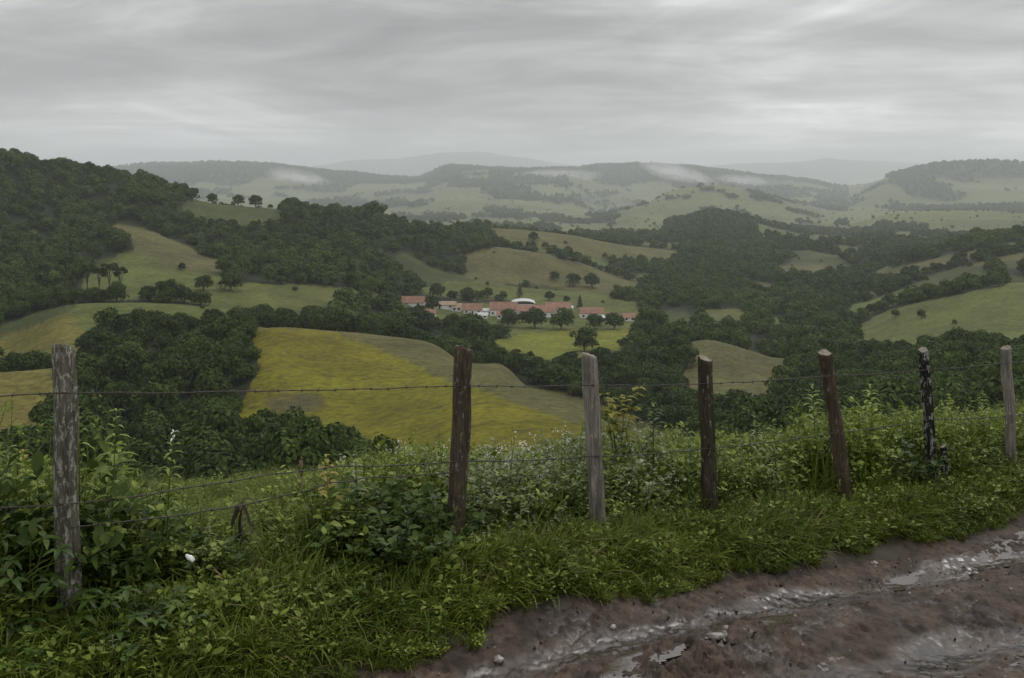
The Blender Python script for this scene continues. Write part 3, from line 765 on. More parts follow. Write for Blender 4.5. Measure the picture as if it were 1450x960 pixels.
def weedline(px):
    return np.interp(px, [-50,0,100,250,330,450,560,700,830,1000,1100,1200,1300,1450,1500],
                         [638,640,653,698,694,664,640,632,618,618,610,580,592,562,556])
def horizon_at(px, Y):
    i = np.clip(np.round((px - XP[0]) / (XP[1] - XP[0])).astype(int), 0, len(XP) - 1)
    j = np.clip(np.searchsorted(YR, Y) - 2, 0, len(YR) - 1)
    return HORI[i, j]
def seed_trees():
    out = []
    for (y0, y1, sp) in ((150, 480, 7.4), (480, 900, 9.8), (900, 1500, 10.5), (1500, 2700, 15.0), (2700, 4800, 22.0), (4800, 10200, 42.0)):
        g = np.random.default_rng(int(y0))
        area = .5 * (y1**2 - y0**2) * (1750 / F); n = int(area * 2270 / 1750 / sp**2 * 1.15)
        Y = np.sqrt(g.random(n) * (y1**2 - y0**2) + y0**2); px = -440 + 2270 * g.random(n)
        # jittered hash grid keeps trees from standing in one another
        X = (px - 725) / F * Y
        cell = np.floor(X / (sp*.72)).astype(np.int64) * 100003 + np.floor(Y / (sp*.72)).astype(np.int64)
        _, keep = np.unique(cell, return_index=True); X = X[keep]; Y = Y[keep]
        Z = zground(X, Y)
        _, fo = classify(X, Y, Z)
        sel = fo & (fbm(X / 40, Y / 40, 131, 3) > -.75)
        lone = (~fo) & (Y > 430) & (g.random(len(X)) < np.where(Y > 1400, .045, .022))
        sel |= lone
        X, Y, Z = X[sel], Y[sel], Z[sel]; lone = lone[sel]
        sc = (.80 + .62 * g.random(len(X)) ** 1.5) * (1.06 if 400 < y0 < 900 else 1.0) * (1.0 if y0 < 900 else 1.15 if y0 < 1500 else 1.45 if y0 < 2300 else 1.75 if y0 < 4000 else 2.6)
        sc = np.where(lone, sc * (.28 + .4 * g.random(len(X)) ** 2), sc)
        px = X / Y * F + 725
        pyt = HZ - F * (Z + 9 * sc) / Y
        vis = (pyt < horizon_at(px, Y) + 5) & (pyt < weedline(px) + 25)
        out.append(np.stack([X, Y, Z, sc, px, pyt, horizon_at(px, Y) - pyt], 1)[vis])
    return np.vstack(out)
T = seed_trees()
# keep the village and its lawns clear: hand-placed trees stand there
kp = ~((T[:,1] > 585) & (T[:,1] < 775) & inpoly([(558,425),(905,430),(912,472),(700,482),(690,470),(558,466)], T[:,4], HZ - F*T[:,2]/T[:,1]))
T = T[kp]

HAND = [  # px, foot py, crown width px, Y, kind, label, group
 (92,424,26,500,'umbrella','tall flat-topped tree at the left end of the clump above the grove','clump of tall trees on the green pasture'),
 (108,424,22,505,'umbrella',None,None),(124,422,26,505,'umbrella',None,None),(140,422,24,510,'umbrella',None,None),(155,420,26,508,'umbrella',None,None),(170,419,22,512,'umbrella',None,None),(88,430,24,480,'round','bushy low tree under the left end of the tall clump',None),
 (226,415,21,505,'round','small round tree standing alone on the green pasture above the grove',None),
 (288,411,26,520,'round','round tree on the pasture edge, left of a wider bushy one',None),
 (326,411,36,525,'round','wide bushy tree at the pasture edge above the grove',None),
 (258,382,13,620,'round','tiny round tree on the brown spur pasture',None),
 (272,284,22,885,'round','first round tree on the skyline past the wooded left ridge',None),
 (301,285,17,890,'round','small ball-shaped tree on the skyline, second past the wooded ridge',None),
 (337,288,19,895,'round','round skyline tree with a slim trunk gap on its left',None),
 (362,289,21,895,'round','wider skyline tree just right of the round one',None),
 (530,309,34,950,'round','tall dark tree sticking out of the forest skyline above the valley',None),
 (448,652,28,207,'pale','pale sparse tree at the foot of the yellow field',None),
 (382,650,40,211,'round','dark domed tree at the foot of the yellow field, left of the pale one',None),
 (488,654,30,206,'round','dark round tree at the foot of the yellow field, right of the pale one',None),
 (522,664,38,200,'round','low dark tree furthest right along the foot of the yellow field',None),
 (756,341,16,1150,'round','dark round tree on the upper olive pasture',None),
 (712,349,15,1060,'round','dark tree on the crest left of the upper olive pasture',None),
 (772,352,11,1080,'round','small dark bush on the crest below the upper olive pasture',None),
 (785,396,15,925,'round','dark bush on the brown spur, left of a bigger pair',None),
 (812,405,22,905,'round','dark bushy tree low on the brown spur above the village',None),
 (838,407,24,900,'round','dark bushy tree on the brown spur, right of its twin above the village',None),
 (668,492,56,545,'round','big dark spreading tree below the left houses of the village',None),
 (640,482,24,590,'round','dark tree left of the big spreading tree below the village',None),
 (720,463,32,640,'round','dark tree hiding the front of the main red roofed house',None),
 (757,464,34,640,'round','rounded dark tree before the middle of the long red roof',None),
 (795,466,36,638,'round','broad dark tree in front of the right end of the long red roof',None),
 (740,456,18,665,'round','small tree close under the eaves of the long red roof',None),
 (821,439,10,745,'cone','narrow pointed conifer between the long red roof and the right house',None),
 (842,466,26,650,'round','dark tree in front of the right white house',None),
 (870,466,28,650,'round','dark tree right of the white house with red roof',None),
 (922,474,48,640,'round','large dark tree right of the smallest red roofed house',None),
 (828,497,40,520,'round','dark dome tree alone on the bright meadow under the village',None),
 (731,506,15,480,'round','little tree at the left edge of the bright meadow',None),
 (752,507,12,485,'round','tiny bush beside the little tree on the bright meadow',None),
 (772,528,22,420,'round','round tree just behind the shoulder of the yellow hill',None),
 (594,448,20,690,'round','dark tree between the two leftmost red roofs',None),
 (612,440,26,715,'round','dark tree before the low pale roofed building',None),
 (560,458,34,660,'round','dark tree left of the small lower red roof',None),
 (657,421,14,760,'round','small dark tree in the row behind the red roofs','row of small trees behind the village roofs'),
 (690,421,17,762,'round','small dark tree in the row behind the red roofs','row of small trees behind the village roofs'),
 (712,424,14,758,'round','small dark tree in the row behind the red roofs','row of small trees behind the village roofs'),
 (736,422,10,765,'cone','slim pointed tree in the row behind the white arched roof',None),
 (778,425,15,758,'round','small dark tree in the row behind the red roofs','row of small trees behind the village roofs'),
 (802,428,11,752,'round','small dark tree in the row behind the red roofs','row of small trees behind the village roofs'),
 (663,457,11,690,'round','small round bush on the lawn below the white gabled house',None),
 (1384,342,24,1000,'round','dark tree on the right skyline crest at the edge of the brown pasture',None),
 (1268,448,12,580,'round','small tree near the upper edge of the right green hillside',None),
 (1305,450,14,560,'round','small bush in the middle of the right green hillside',None),
]
tree_n = [0]
def tree(kind, k, x, y, z, sc, label, group=None, zs=1.0, cat='tree'):
    crown, trunk = PROTO[kind, k]
    r = empty('tree', (x, y, z), random.uniform(0, 6.28)); r.scale = (sc, sc, sc * zs)
    tag(r, label, cat, group)
    link('crown', crown, r); link('trunk', trunk, r)
    tree_n[0] += 1; return r
for (px, py, w, Yd, kind, lab, grp) in HAND:
    x = (px - 725) / F * Yd
    # walk along the sight line to where the ground is seen at that pixel
    ys = np.linspace(Yd * .82, Yd * 1.18, 200); zz = zground((px - 725) / F * ys, ys); pv = HZ - F * zz / ys
    j = int(np.argmin(np.abs(pv - py) + np.abs(ys - Yd) / Yd * 12)); y = ys[j]; x = (px - 725) / F * y; z = zz[j]
    wd = w * y / F; sc = wd / (8.6 if kind in ('round', 'pale') else 8.4 if kind == 'umbrella' else 5.0)
    if kind == 'umbrella' and lab is None:
        lab = 'tall flat-topped tree with bare trunk in the clump above the grove'; grp = 'clump of tall trees on the green pasture'
    kk = random.randrange(5) if kind == 'round' else random.randrange(2) if kind == 'umbrella' else 0
    tree(kind, kk, x, y, z - (1.3 if kind == 'round' else .3) * sc, sc, lab, grp or 'trees standing singly on the pastures and around the village', 1.3 if kind == 'umbrella' else .95)
    near = (np.hypot(T[:,0] - x, T[:,1] - y) < wd * .55)
    T = T[~near]
# the ones that show largest become individuals
infr = (T[:,4] > -15) & (T[:,4] < 1465) & (T[:,5] < weedline(T[:,4]) - 4) & (T[:,6] > 2)
score = np.where(infr, T[:,3] / T[:,1], 0)
# what hangs out above what stands in front of it shows most
order = np.argsort(-score)[:max(0, 296 - tree_n[0])]
order = order[score[order] > 0]
def region(px, py, Y):
    if Y < 300 and px < 560 and py > 585: return 'dark rounded tree in the wooded strip below the yellow field', 'trees along the foot of the yellow field'
    if px < 375 and Y < 470: return 'dark dome-crowned tree in the dense grove left of the yellow field', 'trees of the dense grove beside the yellow field'
    if px < 700: return 'dark bushy tree in the belt behind the yellow hill', 'trees behind the yellow hill'
    if px < 960: return 'dark leafy tree in the hollow right of the yellow hill', 'trees in the hollow right of the yellow hill'
    if px < 1190: return 'dark rounded tree in the wood around the brown pasture', 'trees around the brown pasture'
    return 'dark bushy tree in the valley wood below the right green hillside', 'trees of the valley wood at right'
for i in order:
    x, y, z, sc, px, pyt, _ = T[i]
    lab, grp = region(px, pyt, y)
    tree('round', random.randrange(5), x, y, z - 1.6 * sc, sc, lab, grp, random.uniform(.8, 1.3))
rest = np.ones(len(T), bool); rest[order] = False
T = T[rest]
n = len(T); g = np.random.default_rng(5)
idx = np.where(T[:,1] < 480, g.integers(0, 5, n), np.where(T[:,1] < 1000, g.integers(5, 10, n), g.integers(10, 14, n)))
scl = T[:,3][:, None] * np.stack([np.ones(n), np.ones(n), (.78 + .38 * g.random(n))], 1)
pts = T[:, :3].copy(); pts[:, 2] -= 1.6 * T[:, 3]
tag(scatter('forest', pts, idx, np.stack([g.normal(size=n)*.06, g.normal(size=n)*.06, g.random(n)*6.28], 1), scl, FOREST_COLL),
    'dark broadleaf forest covering the hills and valley behind the fields', 'forest', kind='stuff')
print('TREES individual', tree_n[0], 'forest', n)

# ------------------------------------------------------------------ village
def house(name, px0, px1, eave_py, ridge_py, foot_py, Y, label, roof='tile', depth=9.0, wins=4, rz=0.0, vault=False, gable=True):
    ys = np.linspace(Y * .9, Y * 1.1, 160); u0 = ((px0 + px1) / 2 - 725) / F
    Yg = float(ys[int(np.argmin(np.abs(HZ - F * zground(u0 * ys, ys) / ys - foot_py)))])
    if abs(HZ - F * float(zground(np.array(u0 * Yg), np.array(Yg))) / Yg - foot_py) < 4: Y = Yg
    dpy = HZ - F * float(zground(np.array(u0 * Y), np.array(Y))) / Y - foot_py
    foot_py += dpy; eave_py += dpy; ridge_py += dpy
    x0 = (px0 - 725) / F * Y; x1 = (px1 - 725) / F * Y; xc = (x0 + x1) / 2; W = (x1 - x0)
    ze = (HZ - eave_py) / F * Y; zr = (HZ - ridge_py) / F * Y; zb = (HZ - foot_py) / F * Y
    h = ze - zb; rh = max(zr - ze, .8)
    r = empty(name, (xc, Y + depth / 2, zb), rz); tag(r, label, 'building', 'buildings of the village')
    w2, d2 = W / 2, depth / 2
    mb = MB()
    v = [(-w2,-d2,-4),(w2,-d2,-4),(w2,d2,-4),(-w2,d2,-4),(-w2,-d2,h),(w2,-d2,h),(w2,d2,h),(-w2,d2,h),(-w2,0,h+rh-.15),(w2,0,h+rh-.15)]
    mb.add(v, [(0,1,5,4),(2,3,7,6),(1,2,6,9,5),(3,0,4,8,7)]); link('wall', mb.mesh('wall', M['plaster'], False), r)
    mb = MB(); o_ = .6; t_ = .25
    if vault:
        n = 14; pr = [(-(d2+o_)*math.cos(math.pi*i/n), h + rh*math.sin(math.pi*i/n)) for i in range(n+1)]
    else:
        pr = [(-d2-o_, h-.3), (0, h+rh), (d2+o_, h-.3)]
    if vault:   # the arch faces the viewer: ridge runs away
        pr = [(-(w2+o_)*math.cos(math.pi*i/14), h + rh*math.sin(math.pi*i/14)) for i in range(15)]
        lo = [(a,-d2-o_,b) for a,b in pr] + [(a,d2+o_,b) for a,b in pr] + [(a,-d2-o_,b-t_) for a,b in pr] + [(a,d2+o_,b-t_) for a,b in pr]
    else:
        lo = [(-w2-o_,a,b) for a,b in pr] + [(w2+o_,a,b) for a,b in pr] + [(-w2-o_,a,b-t_) for a,b in pr] + [(w2+o_,a,b-t_) for a,b in pr]
    k = len(pr); f = []
    for i in range(k-1):
        f += [(i,i+1,k+i+1,k+i),(2*k+i,3*k+i,3*k+i+1,2*k+i+1),(i,2*k+i,2*k+i+1,i+1),(k+i,k+i+1,3*k+i+1,3*k+i)]
    f += [(0,k,3*k,2*k),(k-1,3*k-1,4*k-1,2*k-1)]
    mb.add(lo, f); rf = link('roof', mb.mesh('roof', M[roof], False), r)
    for i in range(wins):
        mb = MB(); xx = -w2 + W * (i + .5) / wins
        door = (i == wins // 2 and wins > 2)
        mb.box((xx, -d2 - .02, (1.1 if door else min(h*.55, 1.7))), (1.1 if door else 1.5, .12, 2.2 if door else 1.3))
        link('door' if door else 'window', mb.mesh('window', M['glass_dark'], False), r)
    return r
VY = 700
house('house', 567, 600, 428, 420, 434, 735, 'small house with orange tiled roof furthest left, half hidden by trees', wins=2)
house('long_shed', 600, 645, 431, 427, 437, 745, 'long low shed with pale brown roof behind the dark trees', roof='tile_pale', wins=3, depth=7)
house('house', 585, 616, 445, 440, 450, 690, 'low house with red brown roof on the lower left lawn', wins=3)
house('house', 656, 682, 438, 430.5, 445, 705, 'white house with small red roof and bright front, left of the main house', wins=3)
house('wing_building', 683, 697, 440, 437, 445, 712, 'low white flat wing joining the white house and the main house', roof='white_roof', wins=2, depth=6)
house('house', 694, 732, 438, 428.5, 447, 702, 'main white house with broad red tiled roof and shaded openings', wins=5, depth=11)
house('hall', 725, 757, 431, 426, 440, 738, 'hall with white arched roof behind the red roofs', roof='white_roof', wins=4, vault=True, depth=14)
house('house', 732, 786, 441, 433, 449, 704, 'longest house of the village with a low red tiled roof', wins=6, depth=11)
house('house', 774, 808, 436, 429, 446, 722, 'house with red roof and a white right end behind the long roof', wins=3, depth=10)
house('annex', 806, 811, 435, 433, 441, 718, 'tiny white annex at the right end of the long group of roofs', roof='white_roof', wins=1, depth=5)
house('house', 822, 855, 443, 436, 451, 700, 'white house with red roof standing apart at the right of the village', wins=4)
house('house', 883, 900, 449, 444, 455, 690, 'smallest red roofed house at the right end of the village', wins=2, depth=7)
house('shed', 852, 860, 449, 447, 453, 697, 'tiny white shed touching the right white house', roof='white_roof', wins=1, depth=4)
house('wing_building', 704, 722, 445, 441, 452, 690, 'small white wing with a red roof in front of the main house', wins=3, depth=6)
house('house', 640, 653, 435, 430, 441, 728, 'small white walled house between the pale shed and the red roofed house', roof='tile_pale', wins=2, depth=7)
house('annex', 676, 690, 446, 443, 451, 695, 'low white annex in front of the left red roofed house', roof='white_roof', wins=2, depth=5)
house('cottage', 862, 874, 448, 443, 454, 700, 'small white cottage with red roof between two dark trees', wins=2, depth=6)

# ------------------------------------------------------------------ near plants
def stem_weed(seed, H=.7, pairs=9, L=.11, W=.035, mat=('weed',), droop=.45, lean=.12, tipm=0):
    g = np.random.default_rng(seed); mb = MB()
    lx, ly = g.normal(size=2) * lean
    n = 8; pts = np.array([[lx*f*f*H, ly*f*f*H, f*H] for f in np.linspace(0, 1, n)])
    mb.tube(pts, np.linspace(.0055, .0018, n), 5, .35)
    for k in range(pairs):
        f = .22 + .78 * (k + .5) / pairs; p = np.array([lx*f*f*H, ly*f*f*H, f*H])
        a0 = k * 1.57 + g.random() * .6; ll = L * (1.15 - .55 * f) * (.8 + .4 * g.random())
        for j in range(2):
            a = a0 + j * math.pi + g.normal() * .2
            d = np.array([math.cos(a), math.sin(a), .45 + .5 * f + g.normal() * .2])
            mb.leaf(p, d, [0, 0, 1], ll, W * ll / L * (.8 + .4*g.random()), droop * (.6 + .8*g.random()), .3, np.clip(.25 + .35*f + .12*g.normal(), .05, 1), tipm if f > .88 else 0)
    for j in range(4):
        a = j * 1.57; mb.leaf(pts[-1], [math.cos(a)*.5, math.sin(a)*.5, .9], [math.cos(a+1), math.sin(a+1), .2], L*.4, W*.4, .3, .3, .8, tipm)
    return mb
def bush_weed(seed, H=.5, stems=6, leaves=16, L=.055, W=.03, spread=.28):
    g = np.random.default_rng(seed); mb = MB()
    for s in range(stems):
        a = s * 6.28 / stems + g.random(); sp = spread * (.3 + .9 * g.random()); h = H * (.6 + .5 * g.random())
        e = np.array([math.cos(a)*sp, math.sin(a)*sp, h]); m = e * [.35, .35, .6]
        ts = np.linspace(0, 1, 6)[:, None]; pts = 2*(1-ts)*ts*m + ts*ts*e
        mb.tube(pts, np.linspace(.004, .0012, 6), 4, .3)
        for k in range(leaves):
            f = .15 + .85 * g.random(); p = 2*(1-f)*f*m + f*f*e
            b = g.random() * 6.28; d = np.array([math.cos(b), math.sin(b), .1 + .7 * g.random()])
            ll = L * (.6 + .8 * g.random())
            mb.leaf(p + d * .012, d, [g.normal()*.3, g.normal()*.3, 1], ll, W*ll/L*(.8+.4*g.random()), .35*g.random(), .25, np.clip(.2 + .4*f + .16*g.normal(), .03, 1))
    return mb
def blades(seed, n=34, H=.28, w=.006, spread=.09, curl=.7):
    g = np.random.default_rng(seed); mb = MB()
    for k in range(n):
        a = g.random() * 6.28; r = spread * math.sqrt(g.random()); h = H * (.45 + .75 * g.random())
        b = a + g.normal() * .9; out = np.array([math.cos(b), math.sin(b), 0]); sd = np.array([-math.sin(b), math.cos(b), 0])
        c = curl * (.3 + g.random()); ts = np.linspace(0, 1, 5)
        ctr = np.array([[math.cos(a)*r, math.sin(a)*r, 0]]) + out * (c*h*ts**2)[:, None] + np.array([[0, 0, 1.]]) * (h*(ts - .45*c*ts**2.6))[:, None]
        ww = w * (.7 + .6 * g.random()) * np.array([.8, 1, .85, .55, .04])
        v = np.stack([ctr - sd*ww[:, None], ctr + sd*ww[:, None]], 1).reshape(-1, 3)
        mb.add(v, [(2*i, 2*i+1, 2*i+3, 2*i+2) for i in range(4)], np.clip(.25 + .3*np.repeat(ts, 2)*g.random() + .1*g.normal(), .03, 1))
    return mb
def broadleaf(seed, H=.4, n=12, L=.17, W=.075, lobes=5):
    """stems ending in a whorl of big pointed leaflets"""
    g = np.random.default_rng(seed); mb = MB()
    for s in range(n):
        a = s * 2.4; sp = .28 * math.sqrt((s + .5) / n); h = H * (1.0 - .5 * s / n) * (.8 + .4*g.random())
        e = np.array([math.cos(a)*sp, math.sin(a)*sp, h])
        mb.tube([(0, 0, 0), e * [.4, .4, .65], e], [.006, .004, .003], 5, .3)
        t0 = np.clip(.3 + .12 * g.normal(), .05, .8)
        for j in range(lobes):
            b = a + (j - (lobes-1)/2) * (5.6 / lobes) ; d = np.array([math.cos(b), math.sin(b), .25 + .2*g.normal()])
            ll = L * (1 - .09 * abs(j - (lobes-1)/2)) * (.75 + .4*g.random())
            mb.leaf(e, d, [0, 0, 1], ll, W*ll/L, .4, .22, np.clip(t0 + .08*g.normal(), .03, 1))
    return mb
def flower_weed(seed, H=.65, nst=5):
    g = np.random.default_rng(seed); mb = MB()
    for s in range(nst):
        a = g.random()*6.28; e = np.array([math.cos(a)*.16, math.sin(a)*.16, H*(.65+.45*g.random())])
        ts = np.linspace(0, 1, 6)[:, None]; m = e*[.2, .2, .6]; pts = 2*(1-ts)*ts*m + ts*ts*e
        mb.tube(pts, np.linspace(.003, .001, 6), 4, .4)
        for k in range(12):
            f = .1 + .8*g.random(); p = 2*(1-f)*f*m + f*f*e; b = g.random()*6.28
            mb.leaf(p, [math.cos(b), math.sin(b), .5], [0, 0, 1], .05*(1.2-.6*f), .014, .4, .3, np.clip(.3+.4*f, 0, 1))
        for k in range(7):
            b = g.random()*6.28; q = e + np.array([math.cos(b)*.03, math.sin(b)*.03, (g.random()-.6)*.05])
            for j in range(3):
                bb_ = b + j*2.1; mb.leaf(q, [math.cos(bb_), math.sin(bb_), .6], [0, 0, 1], .013, .010, .1, .1, .3 + .5*g.random(), 1)
    return mb
W_ = []
for k in range(3): W_.append(stem_weed(600+k, .6 + .1*k, 9, .11, .036).mesh('stem_weed', M['weed']))              # 0-2
for k in range(4): W_.append(bush_weed(610+k, .42 + .06*k, 7, 18, .06, .034).mesh('bush_weed', M['weed']))          # 3-6
for k in range(2): W_.append(bush_weed(620+k, .45, 7, 20, .05, .024).mesh('grey_weed', M['weed_grey']))             # 7-8
for k in range(2): W_.append(bush_weed(630+k, .45, 7, 20, .075, .045).mesh('dark_weed', M['weed_dark']))            # 9-10
for k in range(3): W_.append(blades(640+k, 46, .46, .0050, .11, .85).mesh('grass_tuft', M['grass']))                 # 11-13
for k in range(2): W_.append(broadleaf(650+k, .36, 13, .10, .038).mesh('broad_weed', M['weed_mid']))               # 14-15
for k in range(2): W_.append(flower_weed(660+k).mesh('flower_weed', [M['weed_grey'], M['flower']]))                 # 16-17
for k in range(1): W_.append(blades(670+k, 22, .5, .003, .06, .5).mesh('dry_grass', M['dry']))                      # 18
W_.append(stem_weed(680, .5, 12, .085, .018, droop=.6).mesh('narrow_weed', M['weed_grey']))                         # 19
PH = np.array([max(v.co.z for v in m_.vertices) for m_ in W_])
WC = proto_collection('weed', W_)
HS = lambda px: np.interp(px, [-200,0,110,180,250,330,430,520,600,700,800,860,950,1050,1150,1250,1450,1700],
                               [.95,.95,.80,.62,.40,.34,.42,.62,.70,.72,.86,.9,.72,.66,.78,.82,.95,.95])
def scatter_weeds():
    g = np.random.default_rng(77)
    s = -7 + 19 * g.random(15000); t = -.72 + 5.6 * g.random(15000) ** 1.4
    x, y = xy(s, np.where(t < 0, t * -edge_t(s) / 1.15, t)); z = zground(x, y); px = x / y * F + 725
    edge = .22 * fbm(s * 1.1, s * 0 + 3, 141, 3)
    keep = (t > -.62 + edge) & (px > -140) & (px < 1600) & (fbm(x * 2.4, y * 2.4, 151, 2) + .55 * g.random(len(x)) > .0 - .5 * (t < 0))
    s, t, x, y, z, px = [q[keep] for q in (s, t, x, y, z, px)]
    n = len(s); h = HS(px) * (.35 + .65 * sst(-.75, .35, t)) * (1 - .3 * sst(2.2, 4.5, t))
    h = h * np.clip(1 + .55 * fbm(x * 1.3, y * 1.3, 143, 3), .45, 1.6) * (.75 + .5 * g.random(n))
    # what grows where
    c = fbm(x * .8, y * .8, 147, 3); u = g.random(n)
    idx = np.where(u < .24, g.integers(0, 3, n), np.where(u < .44, g.integers(3, 7, n), np.where(u < .93, g.integers(11, 14, n), 19)))
    grey = (px > 640) & (px < 930) & (t > -.1) & (g.random(n) < .32); idx = np.where(grey, g.integers(7, 9, n), idx)
    fl = (px > 480) & (px < 960) & (t > .2) & (g.random(n) < .06); idx = np.where(fl, g.integers(16, 18, n), idx)
    dk = ((px < 330) & (t < .6) & (g.random(n) < .22)) | ((px > 470) & (px < 640) & (t < .5) & (g.random(n) < .6)); idx = np.where(dk, g.integers(9, 11, n), idx)
    bl = (px < 190) & (t < .4) & (g.random(n) < .18); idx = np.where(bl, g.integers(14, 16, n), idx)
    dr = (px > 370) & (px < 560) & (t > 1.2) & (g.random(n) < .25); idx = np.where(dr, 18, idx)
    edge_g = (t < -.1) & (g.random(n) < .26); idx = np.where(edge_g, g.integers(11, 14, n), idx)
    cap = (HZ - weedline(px)) / F * y - z                 # the weeds' upper outline in the place
    cap = np.maximum(cap, .14) * np.where(g.random(n) < .45, .80 + .30 * g.random(n), .35 + .5 * g.random(n)) * (.30 + .70 * sst(-.15, .45, t))
    cap = cap * np.clip(1 + .55 * fbm(x * 1.1, y * 1.1, 149, 3), .55, 1.35)
    h = np.minimum(h * 1.5 + .12, np.minimum(cap, .95))
    up = (t > .3) & (t < 2.6) & np.isin(idx, (0, 1, 2, 16, 17, 18, 19)) & (g.random(n) < .35); h = np.where(up, np.maximum(h, np.minimum(cap, .8)) * (1 + .25 * g.random(n)), h)
    h = np.minimum(h, np.where(t < -.1, .17 + .26 * g.random(n) ** 1.6 * sst(-.9, -.4, t), 9))
    h = np.minimum(h, np.where((t < .02) & (np.abs(px - 96) < 42), .07 + .06 * g.random(n), 9))
    sc = h / PH[idx]
    hx = np.clip(.25 + .75 * sc, .4, 1.1) * (.75 + .35 * g.random(n))
    return scatter('undergrowth', np.stack([x, y, z - .02], 1), idx, np.stack([g.normal(size=n)*.16, g.normal(size=n)*.16, g.random(n)*6.28], 1), np.stack([hx, hx, sc], 1), WC)
tag(scatter_weeds(), 'dense tangle of wet green weeds along the fence', 'undergrowth', kind='stuff')
G_ = [blades(700+k, 34, .16, .0038, .07, 1.0).mesh('verge_tuft', M['grass']) for k in range(4)] + [bush_weed(710+k, .11, 6, 10, .036, .018, .09).mesh('verge_herb', M['weed']) for k in range(2)] + [blades(720, 14, .15, .0034, .08, 1.1).mesh('verge_straw', M['dry'])]
GC = proto_collection('verge_tuft', G_)
def scatter_grass():
    g = np.random.default_rng(88); n = 9000
    s = -6 + 18 * g.random(n); t = -1.45 + 1.35 * g.random(n)
    x, y = xy(s, t * -edge_t(s) / 1.15); px = x / y * F + 725
    ed = -1.15 + .26 * fbm(x * 1.3, y * 1.3, 77, 3) + .26 * fbm(x * 4.2, y * 4.2, 79, 3)
    t = np.where(g.random(n) < .03, t - .22 * g.random(n), t); x, y = xy(s, t * -edge_t(s) / 1.15)
    k = (t > ed) & (px > -100) & (px < 1560)
    s, t, x, y = s[k], t[k], x[k], y[k]; n = len(s)
    z = zground(x, y) + fbm(x * 2.5, y * 2.5, 71, 4) * .03 - .012
    sc = (.55 + .75 * g.random(n)) * (.55 + .75 * sst(-1.25, -.6, t))
    u = g.random(n); idx = np.where(u < .74, g.integers(0, 4, n), np.where(u < .94, g.integers(4, 6, n), 6))
    o1 = scatter('grass', np.stack([x, y, z], 1), idx, np.stack([g.normal(size=n)*.2, g.normal(size=n)*.2, g.random(n)*6.28], 1), np.stack([sc, sc, sc], 1), GC)
    return o1
tag(scatter_grass(), 'short wet grass on the verge beside the muddy road', 'grass', kind='stuff')
def scatter_slope():
    g = np.random.default_rng(99); n = 12000
    Y = 9 + 36 * g.random(n) ** 1.3; px = -80 + 1640 * g.random(n); x = (px - 725) / F * Y
    s, t = st(x, Y); k = t > 3.6; x, Y = x[k], Y[k]; n = len(x); z = zground(x, Y)
    sc = (.4 + .5 * g.random(n)) * (1 + Y / 60)
    idx = np.where(g.random(n) < .85, g.integers(11, 14, n), np.where(g.random(n) < .5, 18, 4))
    return scatter('slope_grass', np.stack([x, Y, z - .02], 1), idx, np.stack([g.normal(size=n)*.15, g.normal(size=n)*.15, g.random(n)*6.28], 1), np.stack([sc, sc, sc*.8], 1), WC)
tag(scatter_slope(), 'rough tall grass on the slope falling away behind the fence', 'grass', kind='stuff')

def scatter_gravel():
    g = np.random.default_rng(66); n = 5200
    s = -4 + 13 * g.random(n); t = -1.12 - 3.2 * g.random(n) ** 1.6
    k = fbm(s * 1.2, t * 2, 161, 3) + .5 * g.random(n) > .1; s, t = s[k], t[k]; n = len(s)
    x, y = xy(s, t + edge_t(s) + 1.15); z = road_base(x, y) + road_detail(x, y) * .7
    sc = .16 + .75 * g.random(n) ** 4
    return scatter('gravel', np.stack([x, y, z], 1), g.integers(0, 4, n), g.random((n, 3)) * 6.28, np.stack([sc, sc, sc * .8], 1), PC)
PC = proto_collection('pebble', [rock_mesh('pebble', (.019, .015, .011), 30 + k * 3, M['mud'] if k < 3 else M['stone']) for k in range(4)])
tag(scatter_gravel(), 'small muddy stones and clods strewn over the track', 'gravel', kind='stuff')

def plant(name, px, py_foot, Y, parts, label, rz=0, cat='plant', group=None, sc=1.0):
    """one plant of its own: parts = [(part name, MB, materials)]"""
    fx, fy = foot(px, py_foot)
    if abs(fy / Y - 1) < .3: Y = fy
    p = P(px, py_foot, Y)
    zg = float(zground(np.array(p[0]), np.array(p[1])))
    r = empty(name, (p[0], p[1], zg - .02), rz); r.scale = (sc,)*3; tag(r, label, cat, group)
    for nm, mb, mats in parts: link(nm, mb.mesh(nm, mats), r)
    return r
def tall(seed, px, py_tip, Y, mats, label, pairs=12, L=.11, W=.026, name='tall_weed', droop=.6, lean=.04, tip='yellow', group='tall weeds standing above the undergrowth'):
    x, y, zt = P(px, py_tip, Y); zg = float(zground(np.array(x), np.array(y))); H = zt - zg + .02
    g = np.random.default_rng(seed); st_ = MB(); lf = MB()
    lx, ly = g.normal(size=2) * lean
    c = lambda f: np.array([lx*(f*f-1)*H, ly*(f*f-1)*H, f*H])
    st_.tube([c(f) for f in np.linspace(0, 1, 10)], np.linspace(.007, .002, 10), 6, .4)
    for k in range(pairs):
        f = 1 - .62 * (k / pairs) ** 1.1; a0 = k*1.35 + g.random()*.5; ll = L*(.45 + .75*min(1, k/5))*(.8+.4*g.random())
        for j in range(2 if k % 3 else 3):
            a = a0 + j*(math.pi if k % 3 else 2.1) + g.normal()*.2
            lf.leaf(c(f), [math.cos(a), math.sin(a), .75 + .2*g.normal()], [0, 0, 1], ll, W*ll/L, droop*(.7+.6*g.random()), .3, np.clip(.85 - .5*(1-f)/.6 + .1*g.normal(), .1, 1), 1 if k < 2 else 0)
    r = empty(name, (x, y, zg - .02)); tag(r, label, 'plant', group)
    link('stem', st_.mesh('stem', M[mats]), r); link('leaves', lf.mesh('leaves', [M[mats], M[tip]]), r)
